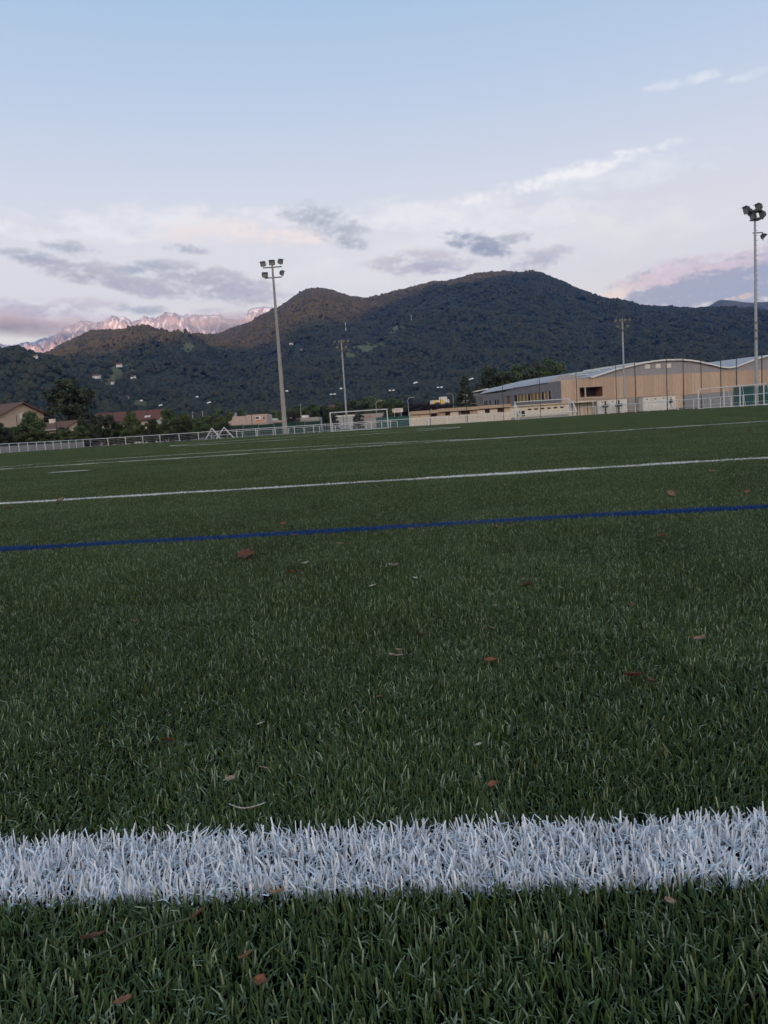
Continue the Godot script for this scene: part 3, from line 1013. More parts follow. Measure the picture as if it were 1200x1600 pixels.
func goal(label: String, at: Vector3, turn: float, w: float, h: float, top_d: float, low_d: float, r := 0.06, group := "football goals") -> Node3D:
	# front frame in the plane z = 0, net frame running back to -z
	var t := thing("football_goal", label, "goal", at, turn, group)
	var s: SurfaceTool
	for sd in [-1.0, 1.0]:
		s = st()
		tube(s, Vector3(sd * w / 2, -0.02, 0), Vector3(sd * w / 2, h, 0), r, r, 10)
		put(t, "goalpost", s, M.white_paint)
		s = st()
		tube(s, Vector3(sd * w / 2, h, 0), Vector3(sd * w / 2, h, -top_d), r * 0.5, r * 0.5, 8)
		tube(s, Vector3(sd * w / 2, h, -top_d), Vector3(sd * w / 2, 0.03, -low_d), r * 0.5, r * 0.5, 8)
		put(t, "net_support", s, M.white_paint)
		s = st()
		tube(s, Vector3(sd * w / 2, 0.03, 0), Vector3(sd * w / 2, 0.03, -low_d), r * 0.6, r * 0.6, 8)
		put(t, "side_ground_bar", s, M.white_paint)
	s = st()
	tube(s, Vector3(-w / 2 - r, h, 0), Vector3(w / 2 + r, h, 0), r, r, 10)
	put(t, "crossbar", s, M.white_paint)
	s = st()
	tube(s, Vector3(-w / 2, 0.05, -low_d), Vector3(w / 2, 0.05, -low_d), r * 0.6, r * 0.6, 8)
	put(t, "ground_bar", s, M.white_paint)
	s = st()
	var c := 0.24
	for k in int(w / c) + 1:
		var x := -w / 2 + k * c
		tube(s, Vector3(x, h, 0), Vector3(x, h, -top_d), 0.003, 0.003, 3)
		tube(s, Vector3(x, h, -top_d), Vector3(x, 0.03, -low_d), 0.003, 0.003, 3)
	for k in int(h / c) + 1:
		var y := k * c
		var z := -lerpf(low_d, top_d, y / h)
		tube(s, Vector3(-w / 2, y, z), Vector3(w / 2, y, z), 0.003, 0.003, 3)
		for sd in [-1.0, 1.0]:
			tube(s, Vector3(sd * w / 2, y, 0), Vector3(sd * w / 2, y, z), 0.003, 0.003, 3)
	var o := put(t, "net", s, M.net_cord)
	o.set_meta("kind", "stuff")
	return t


func build_goals() -> void:
	goal("full size white goal standing alone at the far end of the pitch", Vector3(-8.2, 0, -98.7), 0.04, 7.32, 2.44, 0.9, 2.0)
	goal("white portable goal parked before the pale clubhouse with small windows", Vector3(16.3, 0, -107.2), 0.04 + PI, 7.4, 2.4, 0.6, 1.3)
	# a smaller goal tipped forward on its face before the portable one
	var t := thing("football_goal", "small white goal tipped over in front of the parked portable goal", "goal", Vector3(16.55, 0, -104.0), 0.04, "football goals")
	var s := st()
	tube(s, Vector3(-3.75, 0.62, 0.3), Vector3(3.85, 0.62, 0.3), 0.06, 0.06, 8)
	put(t, "crossbar", s, M.white_paint)
	for sd in [-1.0, 1.0]:
		s = st()
		tube(s, Vector3(sd * 3.8, 0.6, 0.3), Vector3(sd * 3.8 - 0.2, 2.0, -1.1), 0.06, 0.06, 8)
		put(t, "goalpost", s, M.white_paint)
		s = st()
		tube(s, Vector3(sd * 3.8, 0.02, -0.2), Vector3(sd * 3.8, 0.66, 0.3), 0.045, 0.045, 8)
		tube(s, Vector3(sd * 3.8, 0.02, -0.2), Vector3(sd * 3.8 - 0.2, 2.0, -1.1), 0.035, 0.035, 8)
		put(t, "net_support", s, M.white_paint)
	s = st()
	tube(s, Vector3(-3.8, 0.05, -0.2), Vector3(3.8, 0.05, -0.2), 0.045, 0.045, 8)
	put(t, "ground_bar", s, M.galvanised)
	# folded training goals seen side on
	for a in [["left one of two folded white training goals behind the far railing", Vector3(-31.2, 0, -112.6), 0.9], ["right one of two folded white training goals behind the far railing", Vector3(-29.4, 0, -112.6), 1.05]]:
		t = thing("training_goal", a[0], "goal", a[1], 0.0, "folded training goals")
		var hw: float = a[2]
		for z in [0.0, -0.3]:
			s = st()
			tube(s, Vector3(-hw * 1.25, 0.02, z), Vector3(0, 1.6, z), 0.045, 0.045, 8)
			tube(s, Vector3(0, 1.6, z), Vector3(hw * 1.25, 0.02, z), 0.045, 0.045, 8)
			put(t, "side_frame", s, M.white_paint)
		s = st()
		tube(s, Vector3(0, 1.6, 0), Vector3(0, 1.6, -0.3), 0.045, 0.045, 8)
		put(t, "crossbar", s, M.white_paint)
		s = st()
		tube(s, Vector3(-hw * 0.82, 0.55, 0.05), Vector3(hw * 0.85, 0.52, 0.05), 0.03, 0.03, 8)
		put(t, "brace", s, M.white_paint)
	goal("white junior goal parked behind the right railing beside the teal screen", Vector3(32.9, 0, -88.1), -0.7, 4.5, 2.2, 0.8, 1.7)
	goal("white junior goal at the far right, half hidden behind its neighbour", Vector3(34.9, 0, -86.4), -0.8, 4.3, 2.2, 0.8, 1.7)


# ---------------------------------------------------------------- the timber sports hall

const HALL_ROOF := [[-6.0, 6.75], [0.0, 6.72], [6.9, 7.0], [12.4, 8.28], [18.5, 9.26], [21.6, 9.6], [24.8, 9.76], [28.0, 9.7], [30.4, 9.5], [32.8, 9.14], [36.1, 8.46], [38.6, 7.86], [40.7, 7.6], [42.9, 7.84], [45.5, 8.54], [48.1, 9.19], [51.6, 9.85], [56.0, 10.3], [60.0, 10.2], [66.0, 9.3], [72.0, 7.7]]


func build_hall() -> void:
	# local frame: x along the timber front, -z into the depth
	var turn := atan2(0.38437, 0.92318)
	var t := thing("sports_hall", "large timber sports hall with a wavy pale roof on the right", "building", Vector3(26.91, 0, -151.83), turn)
	var length := 72.0
	var depth := 46.0
	# timber panels, each with a recessed joint
	var n := 30
	for k in n:
		var x0 := length * k / n
		var x1 := length * (k + 1) / n
		var mm: Material = M.wood[(k * 7 + k / 3) % 5]
		var top := 7.0 if x0 > 6.0 else lerpf(6.72, 7.0, x1 / 6.9)
		# the balcony opening interrupts the panels between 4.1 and 9.4 m
		if x1 > 4.1 and x0 < 9.4:
			var b0 := maxf(x0, 4.1)
			var b1 := minf(x1, 9.4)
			if x0 < 4.1:
				part_box(t, "timber_panel", Vector3((x0 + 4.1) / 2, top / 2, 0), Vector3(4.1 - x0 - 0.02, top, 0.2), mm)
			if x1 > 9.4:
				part_box(t, "timber_panel", Vector3((9.4 + x1) / 2, top / 2, 0), Vector3(x1 - 9.4 - 0.02, top, 0.2), mm)
			part_box(t, "timber_panel", Vector3((b0 + b1) / 2, (5.25 + top) / 2, 0), Vector3(b1 - b0 - 0.02, top - 5.25, 0.2), mm)
			part_box(t, "timber_panel", Vector3((b0 + b1) / 2, 1.62, 0), Vector3(b1 - b0 - 0.02, 3.24, 0.2), mm)
		else:
			part_box(t, "timber_panel", Vector3((x0 + x1) / 2, top / 2, 0), Vector3(x1 - x0 - 0.02, top, 0.2), mm)
	# backing wall behind the joints, with the balcony left open
	part_box(t, "backing_wall", Vector3(40.75, 3.4, -0.25), Vector3(62.5, 6.8, 0.2), M.concrete_dark)
	part_box(t, "backing_wall", Vector3(2.0, 3.3, -0.25), Vector3(3.9, 6.6, 0.2), M.concrete_dark)
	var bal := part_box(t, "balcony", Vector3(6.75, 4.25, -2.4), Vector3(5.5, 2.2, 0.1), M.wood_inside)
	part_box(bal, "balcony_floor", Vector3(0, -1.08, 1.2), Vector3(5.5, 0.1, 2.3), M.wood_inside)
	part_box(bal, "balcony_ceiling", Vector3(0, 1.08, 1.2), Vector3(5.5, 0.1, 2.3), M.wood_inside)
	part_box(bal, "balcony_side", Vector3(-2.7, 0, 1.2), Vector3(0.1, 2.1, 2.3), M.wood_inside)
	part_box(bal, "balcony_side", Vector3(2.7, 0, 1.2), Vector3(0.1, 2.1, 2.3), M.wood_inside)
	part_box(bal, "balcony_post", Vector3(-1.3, 0, 2.35), Vector3(0.25, 2.1, 0.2), M.wood[1])
	part_box(bal, "balcony_window", Vector3(1.0, 0.1, 0.08), Vector3(3.2, 1.5, 0.06), M.glass_dark)
	part_box(t, "ledge", Vector3(6.75, 3.2, 0.2), Vector3(5.6, 0.14, 0.3), M.roof_edge)
	# grey gable above the timber, following the wave
	var s := st()
	var u := 6.9
	while u < length - 0.01:
		var u2 := minf(u + 0.6, length)
		quad(s, Vector3(u, table(HALL_ROOF, u), -0.04), Vector3(u2, table(HALL_ROOF, u2), -0.04), Vector3(u2, 6.98, -0.04), Vector3(u, 6.98, -0.04))
		u = u2
	put(t, "gable", s, M.hall_grey)
	for k in 5:
		part_box(t, "vent_panel", Vector3(20.3 + k * 1.3, 8.75, 0.0), Vector3(1.2, 0.85, 0.1), M.white_plain if k != 1 and k != 3 else M.hall_grey)
	for k in 5:
		part_box(t, "mullion", Vector3(12.0 + k * 5.4 + (6.0 if k > 3 else 0.0), 3.5, 0.11), Vector3(0.06, 7.0, 0.04), M.wood[4])
	# wavy roof with its pale edge
	s = st()
	var edge := st()
	u = 6.4
	while u < length - 0.01:
		var u2 := minf(u + 0.6, length)
		var a := table(HALL_ROOF, u) + 0.14
		var b := table(HALL_ROOF, u2) + 0.14
		quad(s, Vector3(u, a + 0.12, -depth), Vector3(u2, b + 0.12, -depth), Vector3(u2, b + 0.02, 0.5), Vector3(u, a + 0.02, 0.5))
		quad(s, Vector3(u, a - 0.1, 0.5), Vector3(u2, b - 0.1, 0.5), Vector3(u2, b - 0.02, -depth), Vector3(u, a - 0.02, -depth))
		quad(edge, Vector3(u, a + 0.14, 0.52), Vector3(u2, b + 0.14, 0.52), Vector3(u2, b - 0.16, 0.52), Vector3(u, a - 0.16, 0.52))
		quad(edge, Vector3(u, a + 0.14, 0.3), Vector3(u2, b + 0.14, 0.3), Vector3(u2, b + 0.14, 0.52), Vector3(u, a + 0.14, 0.52))
		u = u2
	var roof := put(t, "roof", s, M.roof_sheet)
	put(roof, "roof_edge", edge, M.roof_edge)
	for k in 6:
		var x := 10.0 + k * 3.0
		var y := table(HALL_ROOF, x) + 0.3
		part_box(roof, "skylight", Vector3(x, y + 0.05, -13.0), Vector3(0.5, 0.16, 14.0), M.roof_edge)
	part_box(t, "back_wall", Vector3(length / 2, 3.4, -depth), Vector3(length, 6.8, 0.3), M.hall_grey)
	part_box(t, "end_wall", Vector3(length, 3.4, -depth / 2), Vector3(0.3, 6.8, depth - 0.4), M.hall_grey)
	# grey side, seen running back to the left
	var pieces := [[0.12, 3.4, 6.72, 0.0], [3.4, 18.2, 6.7, 1.0], [18.2, 19.9, 6.3, 0.0], [19.9, 21.6, 6.2, 2.0], [21.6, 33.0, 6.0, 0.0]]
	for p in pieces:
		var mid: float = (p[0] + p[1]) / 2
		var wid: float = p[1] - p[0] - 0.01
		if p[3] == 0.0:
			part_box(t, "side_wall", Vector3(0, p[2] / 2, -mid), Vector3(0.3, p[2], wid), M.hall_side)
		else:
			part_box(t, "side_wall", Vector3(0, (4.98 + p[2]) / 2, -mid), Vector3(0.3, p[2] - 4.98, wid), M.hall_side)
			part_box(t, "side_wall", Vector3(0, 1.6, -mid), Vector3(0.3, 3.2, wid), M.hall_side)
	for k in 11:
		var z := -3.9 - k * 1.35
		part_box(t, "window", Vector3(0.12, 4.09, z), Vector3(0.05, 1.76, 1.28), M.glass_dark if k == 0 or k % 4 == 2 else M.glass_yellow)
		part_box(t, "window_post", Vector3(-0.06, 4.09, z + 0.66), Vector3(0.2, 1.76, 0.1 + 0.08 * (k % 3)), M.wood[3])
	part_box(t, "door", Vector3(0.15, 4.09, -20.75), Vector3(0.05, 1.76, 1.6), M.wood_inside)
	for z in [25.5, 26.7, 29.2, 31.0, 31.9]:
		part_box(t, "window", Vector3(-0.16, 3.9, -z), Vector3(0.05, 1.1, 0.45), M.glass_dark)
	# the lower lobe of the roof over the grey side
	s = st()
	var lobe := [[-0.4, 6.75], [1.0, 7.4], [2.4, 7.9], [4.0, 8.15], [5.5, 8.0], [6.6, 7.6], [7.4, 7.1]]
	for k in lobe.size() - 1:
		quad(s, Vector3(lobe[k][0], lobe[k][1] - 0.5, -34.0), Vector3(lobe[k + 1][0], lobe[k + 1][1] - 0.5, -34.0), Vector3(lobe[k + 1][0], lobe[k + 1][1], -4.0), Vector3(lobe[k][0], lobe[k][1], -4.0))
		quad(s, Vector3(lobe[k][0], lobe[k][1], -4.0), Vector3(lobe[k + 1][0], lobe[k + 1][1], -4.0), Vector3(lobe[k + 1][0], 6.6, -4.0), Vector3(lobe[k][0], 6.6, -4.0))
	put(t, "side_roof", s, M.roof_sheet)
	part_box(t, "flat_roof", Vector3(3.5, 6.62, -2.2), Vector3(7.2, 0.12, 4.2), M.roof_sheet)
	part_box(t, "roof_unit", Vector3(1.2, 7.0, -6.5), Vector3(0.8, 0.5, 1.4), M.white_plain)
	part_box(t, "roof_unit", Vector3(0.8, 6.95, -9.5), Vector3(0.6, 0.4, 0.8), M.dark_metal)


# ---------------------------------------------------------------- terrace, clubhouse, huts

func build_low_buildings() -> void:
	var t := thing("terrace", "long low tan terrace with boarded openings at the end of the far railing", "building", Vector3(-2.0, 0, -117.1), 0.0579)
	# x runs right along the front, 15.2 m long
	var steps := [[0.0, 4.4, 2.2], [4.4, 10.5, 2.34], [10.5, 15.3, 2.4]]
	for p in steps:
		part_box(t, "fascia", Vector3((p[0] + p[1]) / 2, p[2] - 0.24, 0.25), Vector3(p[1] - p[0] - 0.02, 0.48, 0.3), M.tan_fascia)
		part_box(t, "roof_slab", Vector3((p[0] + p[1]) / 2, p[2] - 0.06, -1.6), Vector3(p[1] - p[0] - 0.02, 0.1, 3.3), M.concrete)
	for k in 6:
		var x := 0.05 + k * 2.54
		part_box(t, "front_wall", Vector3(x + 1.27, 0.62, 0.0), Vector3(2.5, 1.24, 0.2), M.white_wall)
	part_box(t, "recess_wall", Vector3(7.65, 1.5, -0.9), Vector3(15.2, 0.9, 0.15), M.brown_board)
	part_box(t, "end_wall", Vector3(0.1, 1.0, -1.6), Vector3(0.2, 2.0, 3.0), M.white_wall)
	var boards := [[0.2, 1.5, 0], [1.5, 3.2, 0], [4.1, 5.4, 2], [6.1, 7.4, 1], [9.1, 10.3, 2], [10.25, 11.4, 1], [12.1, 13.3, 1], [14.3, 15.2, 0]]
	for b in boards:
		part_box(t, "board", Vector3((b[0] + b[1]) / 2, 1.52, -0.02 - 0.03 * b[2]), Vector3(b[1] - b[0] - 0.04, 0.52, 0.06), [M.cream_wall, M.white_wall, M.tan_fascia][b[2]])
	for k in 7:
		part_box(t, "pillar", Vector3(0.15 + k * 2.5, 1.5, -0.1), Vector3(0.14, 0.5, 0.14), M.concrete)
	part_box(t, "bin_niche", Vector3(8.55, 0.62, 0.14), Vector3(0.35, 0.9, 0.06), M.concrete_dark)

	t = thing("clubhouse", "long pale clubhouse with a row of small dark windows behind the parked goal", "building", Vector3(13.9, 0, -126.0), 0.0583)
	part_box(t, "wall", Vector3(5.2, 1.0, -2.5), Vector3(10.4, 2.0, 5.0), M.white_wall)
	part_box(t, "roof", Vector3(5.2, 2.1, -2.4), Vector3(10.8, 0.2, 5.5), M.cream_wall)
	for k in 6:
		var x := 3.3 + k * 1.05
		var wd := part_box(t, "window", Vector3(x, 1.45, 0.02), Vector3(0.6, 0.26, 0.06), M.brown_board)
		part_box(wd, "pane", Vector3(0, 0, 0.035), Vector3(0.5, 0.18, 0.02), M.glass_dark)
	for k in 2:
		part_box(t, "door", Vector3(1.5 + k * 0.75, 0.85, 0.02), Vector3(0.55, 0.9, 0.06), M.glass_dark if k else M.concrete_dark)
	part_box(t, "plinth", Vector3(5.2, 0.15, 0.05), Vector3(10.4, 0.3, 0.1), M.concrete)
	# a canopy with a pale top
	t = thing("shelter", "flat roofed shelter with posts right of the pale clubhouse", "shelter", Vector3(22.6, 0, -119.5), 0.0567)
	part_box(t, "roof", Vector3(1.85, 2.05, -0.8), Vector3(3.9, 0.14, 2.2), M.white_plain)
	part_box(t, "back_panel", Vector3(1.85, 0.95, -1.6), Vector3(3.6, 1.9, 0.1), M.cream_wall)
	for k in 4:
		part_box(t, "post", Vector3(0.1 + k * 1.17, 0.98, 0.1), Vector3(0.09, 1.98, 0.09), M.dark_metal)
	for k in 3:
		part_box(t, "door", Vector3(0.65 + k * 1.15, 0.85, -1.53), Vector3(0.8, 1.7, 0.04), M.white_wall)
	# containers
	for a in [["white changing hut with two dark notice boards before the timber hall", Vector3(26.6, 0, -119.75), 4.6], ["small grey-doored hut between the two pale huts", Vector3(31.3, 0, -120.0), 1.6], ["long pale hut with plain panels where a person walks past", Vector3(33.0, 0, -118.2), 5.0]]:
		t = thing("hut", a[0], "hut", a[1], 0.0567, "pale huts below the timber hall")
		var w: float = a[2]
		part_box(t, "wall", Vector3(w / 2, 1.05, -1.3), Vector3(w, 2.1, 2.5), M.white_wall if w > 2.0 else M.galvanised)
		part_box(t, "roof", Vector3(w / 2, 2.16, -1.3), Vector3(w + 0.15, 0.12, 2.7), M.concrete)
		var np := maxi(1, int(w / 1.2))
		for k in np:
			part_box(t, "panel", Vector3(w * (k + 0.5) / np, 1.0, -0.02), Vector3(w / np - 0.12, 1.85, 0.05), M.white_plain if w > 2.0 else M.concrete)
		for k in np - 1:
			part_box(t, "vent", Vector3(w * (k + 0.5) / np, 1.75, 0.02), Vector3(0.3, 0.12, 0.04), M.dark_metal)
	for a in [["dark notice board on a post, left of two before the huts", Vector3(27.6, 0, -118.9)], ["dark notice board on a post, right of two before the huts", Vector3(29.6, 0, -118.9)]]:
		t = thing("notice_board", a[0], "notice board", a[1], 0.05, "notice boards before the huts")
		part_box(t, "post", Vector3(0, 0.95, 0), Vector3(0.22, 1.9, 0.15), M.dark_metal)
		part_box(t, "board", Vector3(0, 1.15, 0.1), Vector3(1.15, 0.4, 0.05), M.dark_metal)


# ---------------------------------------------------------------- houses

func house(called: String, label: String, at: Vector3, turn: float, w: float, d: float, eave: float, ridge: float, wall_m: Material, roof_m: Material, group := "") -> Node3D:
	# ridge along x, front towards +z
	var t := thing(called, label, "house", at, turn, group)
	var s := st()
	box(s, Vector3(0, eave / 2 - 0.05, 0), Vector3(w, eave + 0.1, d))
	for sd in [-1.0, 1.0]:
		tri(s, Vector3(sd * w / 2, eave, -d / 2), Vector3(sd * w / 2, ridge - 0.15, 0), Vector3(sd * w / 2, eave, d / 2))
	put(t, "wall", s, wall_m)
	s = st()
	var o := minf(0.7, d * 0.1)
	var drop := (ridge - eave) * o / (d / 2)
	for sd in [-1.0, 1.0]:
		var a := Vector3(-w / 2 - o, ridge, 0)
		var b := Vector3(w / 2 + o, ridge, 0)
		var c := Vector3(w / 2 + o, eave - drop, sd * (d / 2 + o))
		var e := Vector3(-w / 2 - o, eave - drop, sd * (d / 2 + o))
		var th := Vector3(0, -0.18, 0)
		quad(s, a, b, c, e)
		quad(s, a + th, e + th, c + th, b + th)
		quad(s, e, c, c + th, e + th)
		quad(s, a, e, e + th, a + th)
		quad(s, b, b + th, c + th, c)
	put(t, "roof", s, roof_m)
	return t


func build_houses() -> void:
	var t := house("house", "two storey peach house with a brown tiled roof at the left edge", Vector3(-74.2, 0, -131.0), -0.42, 14.0, 8.5, 6.3, 8.2, M.render_peach, M.roof_tile)
	for k in 3:
		var wd := part_box(t, "window", Vector3(-4.5 + k * 4.0, 4.6, 4.27), Vector3(1.1, 1.3, 0.08), M.white_plain)
		part_box(wd, "pane", Vector3(0, 0, 0.05), Vector3(0.9, 1.1, 0.03), M.glass_dark)
	part_box(t, "gable_window", Vector3(7.03, 5.9, 0.3), Vector3(0.06, 0.9, 0.6), M.white_plain)
	part_box(t, "gutter", Vector3(0, 5.95, 5.05), Vector3(15.2, 0.14, 0.14), M.white_plain)
	t = house("house", "low brown roofed annexe between the peach house and the hedge", Vector3(-58.8, 0, -122.5), -0.3, 6.6, 5.0, 3.3, 4.4, M.cream_wall, M.roof_tile)
	part_box(t, "chimney", Vector3(-1.2, 4.5, 0.2), Vector3(0.9, 0.7, 0.6), M.white_wall)
	part_box(t, "gutter", Vector3(0, 3.05, 3.05), Vector3(7.6, 0.12, 0.12), M.white_plain)
	part_box(t, "gable_window", Vector3(3.33, 2.6, 0.2), Vector3(0.06, 0.7, 0.5), M.glass_dark)
	t = house("house", "long building with a rust red tiled roof behind the leafy shrubs", Vector3(-57.6, 0, -150.5), 0.02, 12.6, 8.0, 4.7, 6.35, M.white_wall, M.roof_red)
	part_box(t, "skylight", Vector3(4.4, 5.0, 3.4), Vector3(1.0, 0.1, 0.8), M.white_plain, Basis(Vector3.RIGHT, 0.4))
	# small houses dotted up the wooded hill: [bearing, distance, width, red roof, label]
	var spots := [[-27.95, 1396.0, 13.0, 1, "red roofed white house at the far left of the hillside"], [-27.4, 1388.0, 7.0, 0, "tiny white house right of the far left red roofed one"], [-26.7, 1412.0, 10.0, 0, "white house on the hillside just left of the big dark tree"],
		[-22.95, 1368.0, 15.0, 0, "wide white hillside house right of the big dark tree"], [-22.7, 1352.0, 8.0, 0, "small white shed below the wide hillside house"], [-21.95, 1362.0, 7.0, 0, "tiny pale hut between two white hillside houses"], [-21.4, 1422.0, 13.0, 1, "red roofed house at the foot of the left meadow"], [-20.55, 1364.0, 10.0, 0, "narrow white house below and right of the left meadow"],
		[-23.5, 1240.0, 10.0, 0, "leftmost pale house in the lowest hillside row"], [-22.7, 1236.0, 8.0, 0, "second pale house in the lowest hillside row"], [-22.2, 1242.0, 12.0, 1, "tall cream house in the middle of the lowest hillside row"], [-21.7, 1210.0, 11.0, 0, "pale house a little below the lowest hillside row"], [-21.15, 1234.0, 12.0, 1, "rightmost house in the lowest hillside row, with a red roof"],
		[-9.3, 1815.0, 12.0, 0, "left one of two white houses high on the main hill"], [-8.5, 1765.0, 13.0, 0, "right one of two white houses high on the main hill"]]
	for p in spots:
		var body: Array = MAIN_HILL if p[0] > -12.0 else LEFT_HILL
		var h := hill_height(body, 1000.0 if p[0] > -12.0 else 850.0, 3000.0 if p[0] > -12.0 else 2300.0, p[0], p[1])
		if p[0] < -20.0:
			h = maxf(h, hill_height(FRONT_HILL, 700.0, 1500.0, p[0], p[1]))
		var w: float = p[2] * 0.72
		house("hillside_house", p[4], Vector3(sin(deg_to_rad(p[0])) * p[1], h + 4.0, -cos(deg_to_rad(p[0])) * p[1]), 0.3 - 0.1 * (int(p[1]) % 7), w, w * 0.75, 5.0, 7.4, M.white_plain, M.roof_red if p[3] else M.roof_tile, "houses on the wooded hillside")
	# masts on the hill
	for p in [["red and white banded radio mast on the main hill", -0.45, 1965.0, 22.0, 6], ["small lattice pylon on the main hill above the mast behind the goal", -5.27, 2000.0, 26.0, 4]]:
		var h := hill_height(MAIN_HILL, 1000.0, 3000.0, p[1], p[2])
		t = thing("radio_mast", p[0], "radio mast", Vector3(sin(deg_to_rad(p[1])) * p[2], h, -cos(deg_to_rad(p[1])) * p[2]))
		for k in p[4]:
			var s := st()
			tube(s, Vector3(0, p[3] * k / p[4], 0), Vector3(0, p[3] * (k + 1) / p[4], 0), 1.1 - 0.08 * k, 1.02 - 0.08 * k, 6)
			put(t, "section", s, M.snow_paint if k % 2 else M.pole_grey)


# ---------------------------------------------------------------- buildings beyond the pitch

func build_far_buildings() -> void:
	var t := thing("store", "long beige store with a blue and orange sign on its wall", "building", Vector3(-49.1, 0, -187.4), 0.0584)
	part_box(t, "wall", Vector3(2.9, 2.4, -5), Vector3(5.7, 4.85, 10), M.store_pink)
	part_box(t, "wall", Vector3(8.35, 2.5, -5), Vector3(5.05, 5.0, 10), M.store_pink)
	var sg := part_box(t, "sign", Vector3(8.8, 3.85, 0.06), Vector3(1.3, 1.4, 0.1), M.white_plain)
	part_box(sg, "blue_field", Vector3(-0.2, 0.3, 0.06), Vector3(0.8, 0.5, 0.03), M.sign_navy)
	part_box(sg, "orange_field", Vector3(0, -0.4, 0.06), Vector3(1.2, 0.5, 0.03), M.sign_orange)
	part_box(t, "window", Vector3(10.2, 4.0, 0.03), Vector3(0.25, 0.55, 0.06), M.glass_dark)
	var un := part_box(t, "roof_unit", Vector3(2.2, 5.3, -2), Vector3(1.9, 0.9, 1.5), M.galvanised)
	part_box(un, "duct", Vector3(-0.7, 0.35, 0.5), Vector3(0.8, 0.5, 0.8), M.concrete_dark)
	t = thing("warehouse", "low pale warehouse between the beige store and the tall mast", "building", Vector3(-40.3, 0, -198), 0.0584)
	part_box(t, "wall", Vector3(2.0, 1.7, -6), Vector3(4.4, 3.4, 12), M.store_pink)
	part_box(t, "wall", Vector3(5.0, 1.9, -6), Vector3(1.5, 3.9, 12.0), M.cream_wall)
	part_box(t, "roof", Vector3(0.8, 3.7, -6), Vector3(1.8, 0.6, 8), M.white_plain)
	part_box(t, "door", Vector3(3.0, 1.5, 0.03), Vector3(0.7, 2.4, 0.06), M.glass_dark)
	t = thing("warehouse", "grey shed with white roof boxes right of the tall mast", "building", Vector3(-35.3, 0, -198.3), 0.0584)
	part_box(t, "wall", Vector3(4.4, 1.8, -6), Vector3(8.0, 3.6, 12), M.concrete)
	part_box(t, "roof_box", Vector3(1.0, 3.9, -5), Vector3(2.2, 0.6, 6), M.white_plain)
	part_box(t, "roof_box", Vector3(4.6, 3.95, -5), Vector3(1.4, 0.65, 6), M.white_plain)
	for k in 4:
		part_box(t, "door", Vector3(2.2 + k * 1.5, 1.2, 0.03), Vector3(0.5, 1.9, 0.06), M.concrete_dark)
	t = thing("warehouse", "grey building with red lettering seen through the far goal", "building", Vector3(-21.5, 0, -189.1), 0.0584)
	part_box(t, "wall", Vector3(9, 1.7, -5), Vector3(6.0, 3.45, 10), M.concrete)
	part_box(t, "wall", Vector3(3.0, 1.6, -5.2), Vector3(5.9, 3.1, 10), M.galvanised)
	part_box(t, "roof", Vector3(3.0, 3.3, -5.2), Vector3(6.0, 0.3, 10), M.white_plain)
	for k in 6:
		var x := 6.75 + k * 0.38
		var lt := part_box(t, "letter", Vector3(x, 2.7, 0.05), Vector3(0.09, 0.5, 0.08), M.sign_red)
		part_box(lt, "stroke", Vector3(0.12, 0.2 - 0.2 * (k % 3), 0.0), Vector3(0.16, 0.09, 0.07), M.sign_red)
	# roadside billboard
	t = thing("billboard", "small white billboard with red lettering left of the tan terrace", "billboard", Vector3(-4.85, 0, -149.95), 0.058)
	part_box(t, "panel", Vector3(0, 3.1, 0), Vector3(2.05, 0.78, 0.08), M.white_plain)
	for k in 2:
		part_box(t, "leg", Vector3(-0.65 + k * 1.3, 1.36, -0.02), Vector3(0.1, 2.75, 0.1), M.galvanised)
	for k in 9:
		part_box(t, "letter", Vector3(-0.62 + (k % 5) * 0.28 + (0.12 if k > 4 else 0.0), 3.25 if k < 5 else 2.98, 0.05), Vector3(0.15, 0.12, 0.02), M.sign_red)
	# stepped tower block with yellow marks
	t = thing("tower_block", "distant white stepped block with yellow panels above the tan terrace", "building", Vector3(11.0, 0, -506.5))
	part_box(t, "wall", Vector3(-2.9, 7.0, 0), Vector3(5.9, 14.2, 8), M.white_plain)
	part_box(t, "wall", Vector3(2.6, 8.0, 0.3), Vector3(5.0, 16.0, 8), M.white_plain)
	part_box(t, "wall", Vector3(5.8, 7.1, 0), Vector3(1.4, 14.2, 8), M.white_wall)
	part_box(t, "yellow_panel", Vector3(-2.6, 12.6, 4.05), Vector3(1.7, 2.6, 0.1), M.sign_yellow)
	part_box(t, "yellow_panel", Vector3(1.6, 13.0, 4.35), Vector3(2.4, 2.8, 0.1), M.sign_yellow)
	part_box(t, "yellow_panel", Vector3(-4.8, 12.4, 4.05), Vector3(1.0, 1.2, 0.1), M.sign_yellow)
	for k in 4:
		part_box(t, "window", Vector3(-5.2 + k * 2.9, 11.6, 4.4 if k > 1 else 4.06), Vector3(0.6, 0.7, 0.06), M.concrete)
	# covered structure with a white roof on trusses
	t = thing("station_canopy", "white canopy on steel trusses beside the conifer", "canopy", Vector3(13.9, 0, -191.1), 0.12)
	part_box(t, "roof", Vector3(0.3, 7.3, 0), Vector3(3.3, 0.25, 5.0), M.white_plain, Basis(Vector3.BACK, 0.14))
	for k in 3:
		var s := st()
		tube(s, Vector3(-1.2 + k * 1.2, 0, 1.5), Vector3(-1.2 + k * 1.2, 7.0 + k * 0.16, 1.5), 0.08, 0.08, 6)
		put(t, "post", s, M.pole_grey)
	for k in 4:
		var s := st()
		tube(s, Vector3(-1.2 + k * 0.6, 5.4 + (k % 2) * 1.5, 1.6), Vector3(-0.6 + k * 0.6, 6.9 - (k % 2) * 1.5, 1.6), 0.05, 0.05, 6)
		put(t, "strut", s, M.pole_grey)
